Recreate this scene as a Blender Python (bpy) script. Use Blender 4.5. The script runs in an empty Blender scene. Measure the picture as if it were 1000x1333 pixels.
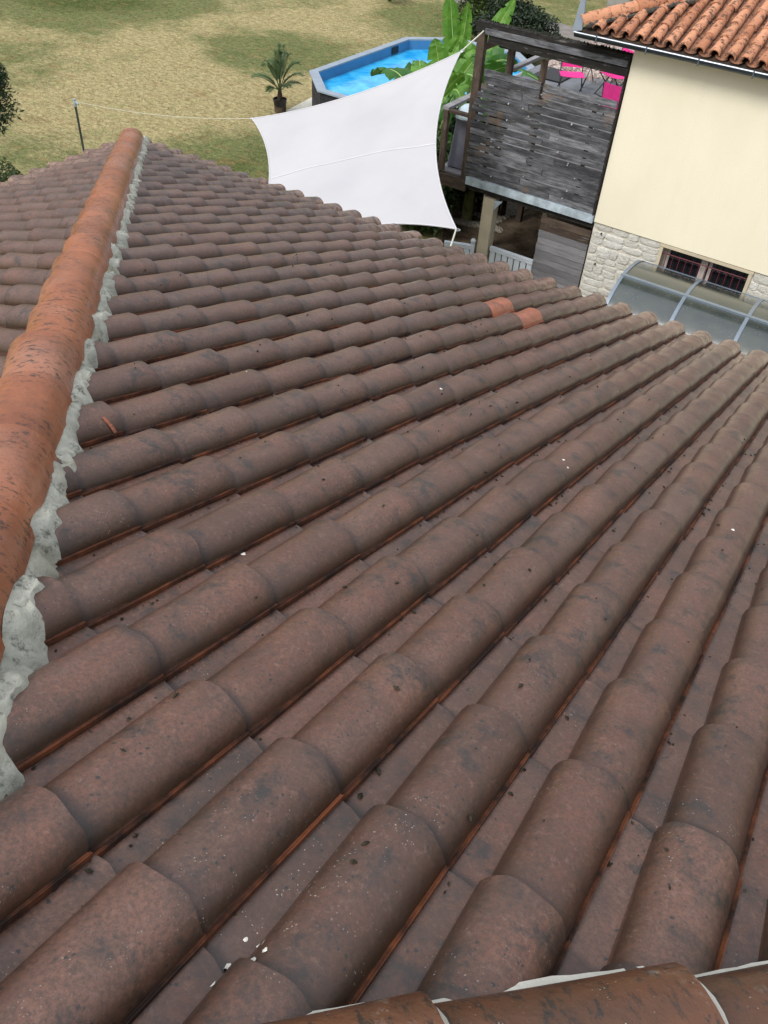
import bpy, math, random
from mathutils import Vector, Matrix, noise
R_ = math.radians
random.seed(7)
S = bpy.context.scene
COL = S.collection

# ---------------------------------------------------------------- camera, light, exposure
CR = [[0.8305194, 0.5538475, 0.0590800], [0.4162444, -0.5466738, -0.7265593], [-0.3701056, 0.6280133, -0.6845591]]
CC = Vector((0.6193957, -0.5943264, 1.3894412)); CF = 1085.63
cam = bpy.data.cameras.new('camera'); co = bpy.data.objects.new('camera', cam); COL.objects.link(co)
m = Matrix(((CR[0][0], -CR[1][0], -CR[2][0], CC.x), (CR[0][1], -CR[1][1], -CR[2][1], CC.y),
            (CR[0][2], -CR[1][2], -CR[2][2], CC.z), (0, 0, 0, 1)))
co.matrix_world = m
cam.sensor_fit = 'VERTICAL'; cam.sensor_height = 36; cam.lens = 36*CF/1333
cam.shift_x = -0.0037; cam.shift_y = -0.0008
cam.clip_start = 0.05; cam.clip_end = 900
S.camera = co

def project(p):
    d = Vector(p)-CC
    x = sum(CR[0][i]*d[i] for i in range(3)); y = sum(CR[1][i]*d[i] for i in range(3)); z = sum(CR[2][i]*d[i] for i in range(3))
    if z < .05: return (-9999, -9999, z)
    return (505+CF*x/z, 665.4+CF*y/z, z)

SUN_EL, SUN_AZ = 46, 196            # azimuth measured from +Y clockwise
world = bpy.data.worlds.new("World"); S.world = world; world.use_nodes = True
nt = world.node_tree; N = nt.nodes; Lk = nt.links
bg = N['Background']
sky = N.new('ShaderNodeTexSky'); sky.sky_type = 'NISHITA'; sky.sun_disc = False
sky.sun_elevation = R_(SUN_EL); sky.sun_rotation = R_(SUN_AZ); sky.air_density = 1.2; sky.dust_density = 3
# thin overcast: the sky's blue mostly covered by a pale veil with soft breaks
hsv = N.new('ShaderNodeHueSaturation'); hsv.inputs['Saturation'].default_value = 0.45
Lk.new(sky.outputs[0], hsv.inputs['Color'])
mx = N.new('ShaderNodeMix'); mx.data_type = 'RGBA'
nz = N.new('ShaderNodeTexNoise'); nz.inputs['Scale'].default_value = 2.2; nz.inputs['Detail'].default_value = 5
tc = N.new('ShaderNodeTexCoord'); Lk.new(tc.outputs['Generated'], nz.inputs['Vector'])
rp = N.new('ShaderNodeMapRange'); rp.inputs[1].default_value = .35; rp.inputs[2].default_value = .7; rp.inputs[3].default_value = .25; rp.inputs[4].default_value = .85
Lk.new(nz.outputs[0], rp.inputs[0]); Lk.new(rp.outputs[0], mx.inputs[0])
Lk.new(hsv.outputs[0], mx.inputs[6]); mx.inputs[7].default_value = (7.4, 7.6, 8.0, 1)
# overcast skies are about three times brighter overhead than at the horizon
sz = N.new('ShaderNodeSeparateXYZ'); Lk.new(tc.outputs['Generated'], sz.inputs[0])
gr = N.new('ShaderNodeMapRange'); gr.inputs[1].default_value = 0; gr.inputs[2].default_value = 1; gr.inputs[3].default_value = .36; gr.inputs[4].default_value = 1.55
Lk.new(sz.outputs[2], gr.inputs[0])
ov = N.new('ShaderNodeVectorMath'); ov.operation = 'SCALE'; Lk.new(mx.outputs[2], ov.inputs[0]); Lk.new(gr.outputs[0], ov.inputs['Scale'])
Lk.new(ov.outputs[0], bg.inputs['Color']); bg.inputs['Strength'].default_value = 0.15
sl = bpy.data.lights.new('sun', 'SUN'); sl.energy = 2.0; sl.angle = R_(20); sl.color = (1, .965, .91)
so = bpy.data.objects.new('sun', sl); COL.objects.link(so)
az = R_(SUN_AZ); el = R_(SUN_EL)
sd = Vector((math.sin(az)*math.cos(el), math.cos(az)*math.cos(el), math.sin(el)))
so.rotation_euler = sd.to_track_quat('Z', 'Y').to_euler(); so.location = sd*30
S.view_settings.view_transform = 'Standard'; S.view_settings.look = 'None'
S.view_settings.exposure = 0.15; S.view_settings.gamma = 1; S.view_settings.use_curve_mapping = False

# ---------------------------------------------------------------- material helper
class Mat:
    def __init__(s, name, rough=.7, spec=.4):
        s.m = bpy.data.materials.new(name); s.m.use_nodes = True
        s.nt = s.m.node_tree; s.n = s.nt.nodes; s.l = s.nt.links
        s.b = s.n['Principled BSDF']; s.b.inputs['Roughness'].default_value = rough
        s.b.inputs['Specular IOR Level'].default_value = spec
        s._c = None
    def coord(s, kind='obj', vary=True):
        if kind == 'world':
            return s.n.new('ShaderNodeNewGeometry').outputs['Position']
        t = s.n.new('ShaderNodeTexCoord').outputs['Object']
        if not vary: return t
        oi = s.n.new('ShaderNodeObjectInfo')
        ml = s.n.new('ShaderNodeMath'); ml.operation = 'MULTIPLY'; ml.inputs[1].default_value = 53; s.l.new(oi.outputs['Random'], ml.inputs[0])
        v = s.n.new('ShaderNodeVectorMath'); v.operation = 'ADD'; s.l.new(t, v.inputs[0]); s.l.new(ml.outputs[0], v.inputs[1])
        return v.outputs[0]
    def scale(s, c, sc):
        v = s.n.new('ShaderNodeVectorMath'); v.operation = 'MULTIPLY'; s.l.new(c, v.inputs[0]); v.inputs[1].default_value = sc
        return v.outputs[0]
    def noise(s, c, sc, det=4, rough=.55, dist=0):
        t = s.n.new('ShaderNodeTexNoise'); t.inputs['Scale'].default_value = sc; t.inputs['Detail'].default_value = det
        t.inputs['Roughness'].default_value = rough; t.inputs['Distortion'].default_value = dist
        s.l.new(c, t.inputs['Vector']); return t.outputs[0]
    def voro(s, c, sc, feat='F1'):
        t = s.n.new('ShaderNodeTexVoronoi'); t.feature = feat; t.inputs['Scale'].default_value = sc
        s.l.new(c, t.inputs['Vector']); return t.outputs['Distance']
    def rng(s, f, a, b, lo=0., hi=1.):
        t = s.n.new('ShaderNodeMapRange'); t.inputs[1].default_value = a; t.inputs[2].default_value = b
        t.inputs[3].default_value = lo; t.inputs[4].default_value = hi; s.l.new(f, t.inputs[0]); return t.outputs[0]
    def math(s, op, a, b):
        t = s.n.new('ShaderNodeMath'); t.operation = op
        for i, v in enumerate((a, b)):
            if v is None: continue
            if isinstance(v, (int, float)): t.inputs[i].default_value = v
            else: s.l.new(v, t.inputs[i])
        return t.outputs[0]
    def mix(s, f, a, b, blend='MIX'):
        t = s.n.new('ShaderNodeMix'); t.data_type = 'RGBA'; t.blend_type = blend
        if isinstance(f, (int, float)): t.inputs[0].default_value = f
        else: s.l.new(f, t.inputs[0])
        for i, v in ((6, a), (7, b)):
            if isinstance(v, (tuple, list)): t.inputs[i].default_value = (*v[:3], 1)
            else: s.l.new(v, t.inputs[i])
        return t.outputs[2]
    def color(s, c):
        if isinstance(c, (tuple, list)): s.b.inputs['Base Color'].default_value = (*c[:3], 1)
        else: s.l.new(c, s.b.inputs['Base Color'])
    def rough(s, r): s.l.new(r, s.b.inputs['Roughness'])
    def bump(s, h, st=.3, d=.01):
        t = s.n.new('ShaderNodeBump'); t.inputs['Strength'].default_value = st; t.inputs['Distance'].default_value = d
        s.l.new(h, t.inputs['Height']); s.l.new(t.outputs[0], s.b.inputs['Normal'])
    def tint(s):
        """per-tile random: object property 'tint' or (joined tiles) a face-corner attribute"""
        a = s.n.new('ShaderNodeAttribute'); a.attribute_type = 'OBJECT'; a.attribute_name = 'tint'
        b = s.n.new('ShaderNodeAttribute'); b.attribute_type = 'GEOMETRY'; b.attribute_name = 'tint_g'
        return s.math('ADD', a.outputs['Fac'], b.outputs['Fac'])

def simple(name, col, rough=.7, var=.15, sc=6, bump=.1, spec=.4, metal=0):
    M = Mat(name, rough, spec); c = M.coord()
    n = M.noise(c, sc); d = tuple(max(0, x*(1-var*1.5)) for x in col); e = tuple(min(1, x*(1+var)) for x in col)
    M.color(M.mix(M.rng(n, .3, .7), d, e)); M.bump(M.noise(c, sc*8, 3), bump, .004)
    M.b.inputs['Metallic'].default_value = metal
    return M.m

# ---- tile clay (brown engobe, weathered)
def tile_mat(name, a, b, orange=False):
    M = Mat(name, .5, .5); c = M.coord('obj'); w = M.coord('world'); t = M.tint()
    n1 = M.noise(c, 5, 5, .6); n2 = M.noise(w, 2.6, 4, .6)
    col = M.mix(M.rng(n1, .3, .72), a, b)
    col = M.mix(M.rng(t, 0, 1, 0, .55), col, (a[0]*.50, a[1]*.60, a[2]*.70) if not orange else b)
    if not orange:
        t7 = M.math('FRACT', M.math('MULTIPLY', t, 7.3), None); col = M.mix(M.rng(t7, .55, 1, 0, .4), col, (.25, .13, .09)); col = M.mix(M.rng(M.math('FRACT', M.math('MULTIPLY', t, 13.7), None), .6, 1, 0, .35), col, (.13, .085, .068))   # some tiles darker and greyer
    # long soft grey film running down the slope
    n3 = M.noise(M.scale(c, (14, 3, 8)), 1, 4, .6)
    col = M.mix(M.rng(n3, .50, .74, 0, .5), col, (.19, .115, .088))
    g1 = M.noise(w, 130, 5, .8); col = M.mix(M.rng(g1, .42, .56, .6, 0), col, (.055, .034, .027)); g2 = M.noise(w, 60, 5, .8); col = M.mix(M.rng(g2, .54, .68, 0, .30), col, (.36, .22, .18)); g3 = M.noise(w, 17, 4, .7); col = M.mix(M.rng(g3, .38, .62, .32, 0), col, (.075, .045, .036))
    # dark algae in blotches
    col = M.mix(M.math('MULTIPLY', M.rng(M.noise(w, 13, 6, .78), .50, .64, 0, .85), M.rng(M.noise(w, 3.3, 3, .5), .43, .53)), col, (.022, .024, .024))
    col = M.mix(M.rng(M.noise(w, 3.1, 4, .6), .56, .7, 0, .4), col, (.055, .042, .036))
    # barrel flanks: shade painted into the colour as dark brown, mixed with grime
    sx = M.n.new('ShaderNodeSeparateXYZ'); M.l.new(M.n.new('ShaderNodeTexCoord').outputs['Object'], sx.inputs[0])
    if not orange:
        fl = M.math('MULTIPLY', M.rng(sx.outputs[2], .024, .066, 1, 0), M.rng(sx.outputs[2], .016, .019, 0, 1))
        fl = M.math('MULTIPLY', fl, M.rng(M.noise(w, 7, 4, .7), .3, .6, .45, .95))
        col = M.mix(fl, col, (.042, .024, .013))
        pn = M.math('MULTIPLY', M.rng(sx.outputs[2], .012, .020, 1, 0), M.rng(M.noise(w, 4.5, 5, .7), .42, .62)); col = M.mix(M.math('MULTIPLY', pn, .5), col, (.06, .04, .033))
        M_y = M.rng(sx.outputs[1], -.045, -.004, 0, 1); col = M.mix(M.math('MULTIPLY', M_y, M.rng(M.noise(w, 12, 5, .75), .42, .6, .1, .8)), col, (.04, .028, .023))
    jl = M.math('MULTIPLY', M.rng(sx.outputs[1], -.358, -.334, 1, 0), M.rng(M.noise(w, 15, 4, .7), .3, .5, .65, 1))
    col = M.mix(jl, col, (.018, .012, .010))     # painted shadow line where the tile above laps over
    # small lichen dots, pale and dark
    wd = M.n.new('ShaderNodeVectorMath'); wd.operation = 'ADD'; M.l.new(w, wd.inputs[0]); M.l.new(M.math('MULTIPLY', M.noise(w, 90, 2), .012), wd.inputs[1]); w2 = wd.outputs[0]
    v = M.voro(w2, 62); sel = M.rng(M.noise(w, 23, 2), .53, .6)
    col = M.mix(M.math('MULTIPLY', M.rng(v, .15, .24, 1, 0), sel), col, (.03, .028, .027))
    v2 = M.voro(M.scale(w2, (1.13, .97, 1.31)), 118); sel2 = M.rng(M.noise(w, 4.7, 3), .52, .66, 0, 1)
    col = M.mix(M.math('MULTIPLY', M.rng(v2, .10, .18, .8, 0), M.math('MULTIPLY', sel2, M.rng(M.noise(w, 31, 2), .5, .56))), col, (.52, .46, .40))
    # crust of pale lichen on the lowest courses by the eave
    sp = M.n.new('ShaderNodeSeparateXYZ'); M.l.new(w, sp.inputs[0])
    zz = M.math('ADD', sp.outputs[2], M.math('MULTIPLY', M.noise(w, 1.1, 3), .55))
    edge = M.rng(zz, -1.56, -1.30, 1, 0)
    crust = M.math('MULTIPLY', edge, M.rng(M.noise(w, 16, 5, .7), .44, .56))
    col = M.mix(M.math('MULTIPLY', crust, .62), col, (.36, .235, .17))
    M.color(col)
    M.rough(M.rng(M.noise(w, 6, 3), .3, .7, .26, .44))
    h = M.math('ADD', M.math('MULTIPLY', M.noise(w, 70, 6, .8), .8), M.math('MULTIPLY', M.noise(w, 9, 3), .9))
    M.bump(h, .34, .006)
    M.b.inputs['Coat Weight'].default_value = .22; M.b.inputs['Coat Roughness'].default_value = .22
    return M.m
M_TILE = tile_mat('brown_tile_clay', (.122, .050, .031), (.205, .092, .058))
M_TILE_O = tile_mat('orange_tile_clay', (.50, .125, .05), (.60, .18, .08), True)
M_LIP = Mat('tile_lip_clay', .6); _c = M_LIP.coord('world')
M_LIP.color(M_LIP.mix(M_LIP.rng(M_LIP.noise(_c, 7, 5, .7), .42, .66), (.022, .012, .009), (.19, .062, .026))); M_LIP = M_LIP.m

def cap_mat(name, a, b, dark, film, lichen):
    M = Mat(name, .42, .5); c = M.coord('obj'); w = M.coord('world')
    col = M.mix(M.rng(M.noise(c, 4, 5, .6), .3, .7), a, b)
    col = M.mix(M.rng(M.noise(w, 2.2, 4, .6), .45, .68, 0, film), col, (.36, .20, .15))
    st = M.noise(M.scale(c, (30, 62, 30)), .9, 6, .8, .2)
    pt = M.noise(w, 3.4, 4, .6)
    col = M.mix(M.math('MULTIPLY', M.rng(st, .53, .59), M.rng(pt, .34, .52, 0, dark)), col, (.035, .024, .018))
    if lichen:
        col = M.mix(M.math('MULTIPLY', M.rng(M.noise(w, 30, 5, .7), .5, .6), M.rng(M.noise(w, 5.5, 3), .55, .63, 0, .8)), col, (.40, .36, .30))
        v = M.voro(w, 95); col = M.mix(M.math('MULTIPLY', M.rng(v, .07, .13, .7, 0), M.rng(M.noise(w, 12, 2), .48, .6)), col, (.5, .47, .42))
    M.color(col); M.rough(M.rng(M.noise(w, 5, 3), .3, .7, .22, .42))
    M.bump(M.math('ADD', M.noise(w, 60, 4, .65), M.math('MULTIPLY', M.noise(w, 11, 3), 1.5)), .4, .005)
    return M.m
M_CAP = cap_mat('terracotta_hip', (.20, .062, .026), (.40, .135, .056), .9, .45, False)
M_CAPB = cap_mat('weathered_hip', (.05, .026, .015), (.17, .065, .028), .95, .0, True)
def mortar_mat():
    M = Mat('lime_mortar', .95, .2); w = M.coord('world')
    col = M.mix(M.rng(M.noise(w, 6, 5, .65), .35, .65), (.30, .31, .26), (.56, .56, .48))
    col = M.mix(M.rng(M.noise(w, 19, 6, .8), .54, .66, 0, .85), col, (.06, .06, .052))
    col = M.mix(M.rng(M.noise(w, 3.7, 3), .55, .7, 0, .5), col, (.36, .34, .22))
    M.color(col); M.bump(M.noise(w, 70, 5, .7), .8, .008); return M.m
M_MORTAR = mortar_mat()

def lawn_mat(name, blade=False):
    M = Mat(name, .95, .1); w = M.coord('world')
    flat = M.scale(w, (1, 1, 0))
    n1 = M.noise(flat, .28, 5, .62, .6); n2 = M.noise(flat, 1.3, 5, .65, .4); n3 = M.noise(flat, 7, 4, .7)
    straw = M.mix(M.rng(n3, .3, .7), (.36, .30, .16), (.50, .43, .25))
    green = M.mix(M.rng(n3, .3, .7), (.13, .15, .062), (.22, .235, .105))
    f = M.math('ADD', M.math('MULTIPLY', n1, .62), M.math('MULTIPLY', n2, .38))
    def patch(cx, cy, r, amt, f):
        sub = M.n.new('ShaderNodeVectorMath'); sub.operation = 'DISTANCE'; M.l.new(M.mix(.3, flat, flat), sub.inputs[0])
        M.l.new(flat, sub.inputs[0]); sub.inputs[1].default_value = (cx, cy, 0)
        g = M.rng(sub.outputs['Value'], r*.3, r, amt, 0)
        return M.math('ADD', f, g)
    # greener grass: by the roof, behind the palm, the far left corner and beyond the deck
    for a in ((-17.6, 21.6, 3.0, .27), (-26.5, 22.0, 4.8, .40), (-9.5, 10.5, 4.2, .30), (-12.4, 14.2, 3.0, .34), (-12, 31, 7, .22), (-16, 29, 3.5, .16)): f = patch(*a, f)
    for a in ((-17, 15.5, 4.5, -.12), (-19, 24, 3.5, -.10), (-20.5, 18, 3.0, -.06), (-14.5, 19.5, 2.2, -.16), (-15.5, 17.5, 2.4, -.12)): f = patch(*a, f)
    col = M.mix(M.rng(f, .44, .62), straw, green)
    col = M.mix(M.rng(f, .72, .92, 0, .8), col, (.055, .085, .02))
    bare = M.noise(M.scale(w, (1, 1, 0)), .8, 5, .7)
    col = M.mix(M.rng(bare, .58, .70, 0, .55), col, (.27, .17, .085))
    col = M.mix(M.rng(M.noise(M.scale(w, (1, 1, 0)), 9, 6, .75), .50, .68, 0, .38), col, (.15, .135, .05))
    mt = M.noise(M.scale(w, (1.0, 1.5, 0)), 1.9, 6, .75, .3); col = M.mix(M.rng(mt, .52, .64, 0, .5), col, (.30, .205, .10)); col = M.mix(M.rng(mt, .34, .47, .45, 0), col, (.22, .235, .09))
    mt3 = M.noise(M.scale(w, (1, 1.6, 0)), 5, 6, .8); col = M.mix(1.0, col, M.mix(M.rng(mt3, .38, .62), (.66, .66, .62), (1.25, 1.24, 1.2)), 'MULTIPLY')
    mt2 = M.noise(M.scale(w, (1, 1, 0)), 19, 5, .8); col = M.mix(1.0, col, M.mix(M.rng(mt2, .38, .6), (.62, .62, .58), (1.15, 1.15, 1.12)), 'MULTIPLY')
    if blade: col = M.mix(.25, col, (.36, .34, .14))
    M.color(col); M.bump(M.math('ADD', n3, M.noise(flat, 40, 4, .7)), .7, .05); return M.m
M_LAWN = lawn_mat('lawn'); M_BLADE = lawn_mat('grass_blades', True)

def wood_mat(name, a, b, dark, knots=True, axis=0, bare=0.0):
    M = Mat(name, .85, .2); c = M.coord('obj'); w = M.coord('world')
    sc = [16, 16, 16]; sc[axis] = 1.2
    g = M.noise(M.scale(c, tuple(sc)), 3, 5, .65, .3)
    col = M.mix(M.rng(g, .3, .7), a, b)
    col = M.mix(M.rng(M.noise(M.scale(c, (.5 if axis == 0 else 1, 1, 1.6 if axis == 0 else 1)), 3.4, 6, .75), .42, .60, 0, dark), col, (.022, .02, .02))
    oi = M.n.new('ShaderNodeObjectInfo').outputs['Random']
    col = M.mix(M.rng(oi, 0, 1, 0, .7), col, (a[0]*.5, a[1]*.5, a[2]*.5))
    sc2 = [26, 26, 26]; sc2[axis] = 3
    col = M.mix(M.rng(M.noise(M.scale(c, tuple(sc2)), 1.5, 4, .7), .60, .70, 0, .5), col, (.30, .29, .28))
    if bare: col = M.mix(M.rng(M.noise(w, 1.7, 4, .6), .6, .7, 0, bare), col, (.23, .14, .075))
    M.color(col); M.bump(g, .6, .006); return M.m
M_PLANK = wood_mat('weathered_dark_board', (.075, .08, .09), (.33, .335, .36), .80, bare=.8)
M_CLAD = wood_mat('silvery_board', (.21, .205, .215), (.36, .355, .37), .28)
M_BEAM = wood_mat('brown_timber', (.085, .06, .045), (.17, .125, .095), .6)
M_BEAMY = wood_mat('brown_timber_rail', (.10, .07, .05), (.21, .155, .115), .5, axis=1)
M_BEAMZ = wood_mat('brown_timber_post', (.085, .06, .045), (.18, .135, .105), .5, axis=2)
M_BLACKW = wood_mat('black_mossy_timber', (.02, .018, .016), (.07, .065, .06), .8)
M_STAKE = wood_mat('stake_wood', (.035, .025, .018), (.10, .075, .05), .6, axis=2)
M_CREAM = simple('cream_paint', (.56, .49, .36), .7, .10, 3, .1)
M_WHITE = simple('white_plastic', (.66, .72, .78), .5, .05, 4, .02)
M_WALLP = Mat('pale_yellow_render', .9, .2); _w = M_WALLP.coord('world')
M_WALLP.color(M_WALLP.mix(M_WALLP.rng(M_WALLP.noise(M_WALLP.scale(_w, (1, 1, .5)), 1.6, 5, .6), .3, .7), (.84, .785, .61), (.89, .835, .67)))
_cw = M_WALLP.mix(M_WALLP.rng(M_WALLP.noise(M_WALLP.scale(_w, (7, 7, .5)), 1.3, 4, .6),   .55, .75, 0, .07), M_WALLP.b.inputs['Base Color'].links[0].from_socket, (.55, .49, .36))
_cw = M_WALLP.mix(M_WALLP.rng(M_WALLP.noise(_w, 45, 4, .7), .35, .6, .10, 0), _cw, (.5, .45, .34)); M_WALLP.color(_cw)
M_WALLP.bump(M_WALLP.noise(_w, 160, 3, .7), .25, .003); M_WALLP = M_WALLP.m
M_STONE = Mat('white_limestone', .95, .2); _w = M_STONE.coord('world')
_oi = M_STONE.n.new('ShaderNodeObjectInfo').outputs['Random']
_k = M_STONE.mix(M_STONE.rng(_oi, 0, 1), (.66, .64, .57), (.80, .79, .74))
_k = M_STONE.mix(M_STONE.rng(M_STONE.noise(_w, 14, 5, .7), .45, .7, 0, .3), _k, (.48, .45, .37))
_k = M_STONE.mix(M_STONE.rng(M_STONE.noise(_w, 4, 4, .6), .6, .72, 0, .35), _k, (.40, .35, .26))
M_STONE.color(_k); M_STONE.bump(M_STONE.noise(_w, 20, 6, .8), 1, .035); M_STONE = M_STONE.m
M_JOINT = simple('stone_joint', (.64, .61, .53), .95, .12, 9, .5)
M_GUT = simple('blue_grey_metal', (.16, .20, .24), .35, .1, 3, .02, .5, .6)
M_GUTL = simple('gutter_lip_metal', (.50, .55, .62), .3, .05, 3, .02, .5, .6)
M_ZINC = simple('painted_flashing', (.42, .50, .56), .5, .25, 7, .1)
M_DARK = simple('dark_interior', (.012, .010, .010), .6, .1, 3, 0)
M_DMET = simple('dark_metal', (.03, .035, .045), .4, .1, 5, .02, .5)
M_MAROON = simple('maroon_iron', (.12, .018, .03), .5, .2, 8, .1)
M_WFR = simple('window_frame_paint', (.50, .43, .40), .6, .1, 5, .05)
M_GREYFR = simple('grey_aluminium', (.19, .235, .29), .35, .05, 5, .02, .5, .2)
M_SAIL = Mat('white_shade_cloth', .8, .2); _w = M_SAIL.coord('world')
M_SAIL.color(M_SAIL.mix(M_SAIL.rng(M_SAIL.noise(_w, .9, 3), .3, .7), (.43, .425, .445), (.48, .475, .49)))
M_SAIL.bump(M_SAIL.noise(_w, 90, 2), .12, .003); M_SAIL = M_SAIL.m
M_SEAM = simple('sail_seam', (.55, .55, .58), .85, .05, 6, .05)
M_ROPE = simple('white_rope', (.62, .62, .50), .8, .1, 20, .1)
M_PINK = simple('pink_fabric', (.72, .035, .26), .7, .1, 10, .1)
M_GREYF = simple('grey_cover_cloth', (.13, .135, .18), .6, .2, 4, .3)
M_LGREY = simple('pale_cover_cloth', (.45, .55, .62), .5, .1, 4, .2)
M_POOLW = wood_mat('pool_dark_board', (.028, .028, .034), (.05, .05, .058), .2, axis=2)
M_RIM = simple('grey_pool_coping', (.26, .31, .37), .5, .08, 4, .05)
M_LINER = simple('blue_pool_liner', (.06, .22, .42), .5, .08, 3, .02)
Mw = Mat('pool_water', .06, .5); _w = Mw.coord('world')
Mw.color(Mw.mix(Mw.rng(Mw.noise(_w, 1.6, 3, .5, .6), .35, .68), (.010, .29, .66), (.09, .55, .84)))
Mw.bump(Mw.noise(_w, 3.5, 3, .5, .5), .25, .05); M_WATER = Mw.m
M_POT = simple('black_plastic_pot', (.012, .012, .013), .5, .1, 8, .05)
M_SLAB = simple('pale_concrete_slab', (.60, .58, .50), .9, .12, 3, .3)
M_PAVE = simple('grey_paving', (.17, .18, .20), .85, .15, 5, .2)
Mg = Mat('white_gravel', .9, .2); _w = Mg.coord('world')
Mg.color(Mg.mix(Mg.rng(Mg.voro(_w, 9), .1, .5), (.66, .60, .55), (.34, .27, .24))); Mg.bump(Mg.voro(_w, 12), .6, .03); M_GRAVEL = Mg.m
Mg = Mat('dark_soil', .95, .1); _w = Mg.coord('world')
Mg.color(Mg.mix(Mg.rng(Mg.noise(_w, 2.3, 6, .7), .35, .68), (.040, .028, .018), (.15, .115, .08))); Mg.bump(Mg.noise(_w, 11, 5, .7), .9, .05); M_SOIL = Mg.m
M_PEB = simple('pebble_stone', (.28, .26, .22), .85, .3, 20, .1)
M_ASPH = simple('grey_track', (.20, .18, .165), .95, .2, 3, .4)
M_CANTI = simple('grey_rendered_block', (.30, .29, .27), .9, .15, 4, .3)

def leaf_mat(name, a, b, trans=.35, sc=5):
    M = Mat(name, .5, .4); w = M.coord('world'); c = M.coord('obj')
    oi = M.n.new('ShaderNodeObjectInfo').outputs['Random']
    col = M.mix(M.rng(M.noise(w, sc, 4, .6), .3, .7), a, b)
    col = M.mix(M.rng(oi, 0, 1, 0, .35), col, (a[0]*.6, a[1]*.7, a[2]*.6))
    M.color(col)
    tr = M.n.new('ShaderNodeBsdfTranslucent'); M.l.new(M.mix(.3, col, (b[0]*1.3, b[1]*1.2, b[2]*.6)), tr.inputs[0])
    ms = M.n.new('ShaderNodeMixShader'); ms.inputs[0].default_value = trans
    M.l.new(M.b.outputs[0], ms.inputs[1]); M.l.new(tr.outputs[0], ms.inputs[2])
    M.l.new(ms.outputs[0], M.n['Material Output'].inputs['Surface'])
    return M.m
M_BAN = leaf_mat('banana_leaf', (.075, .22, .03), (.21, .42, .065), .35, 3)
M_BAND = leaf_mat('banana_leaf_dark', (.025, .10, .018), (.075, .22, .035), .3, 3)
M_STEM = simple('banana_stem', (.14, .15, .05), .7, .3, 6, .3)
M_MIDR = simple('banana_midrib', (.38, .50, .18), .5, .1, 6, .05)
M_PALM = leaf_mat('palm_leaf', (.06, .11, .045), (.14, .21, .09), .2)
M_HEDGE = leaf_mat('hedge_leaf', (.022, .045, .012), (.10, .15, .035), .25, 6)
M_CONI = leaf_mat('conifer_leaf', (.012, .026, .012), (.035, .06, .025), .15, 4)
M_TREE = leaf_mat('tree_leaf', (.012, .032, .012), (.045, .085, .025), .2, 6)
M_BARK = simple('bark', (.09, .065, .045), .9, .3, 10, .5)

# ---------------------------------------------------------------- object helpers
WL = {}
def empty(name, loc=(0, 0, 0), label=None, cat=None, group=None, kind=None, rz=0):
    o = bpy.data.objects.new(name, None); COL.objects.link(o); o.location = loc; o.rotation_euler = (0, 0, rz); o.empty_display_size = .2
    WL[o.name] = Vector(loc); tag(o, label, cat, group, kind); return o
def tag(o, label=None, cat=None, group=None, kind=None):
    if label: o['label'] = label
    if cat: o['category'] = cat
    if group: o['group'] = group
    if kind: o['kind'] = kind
    return o

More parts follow.
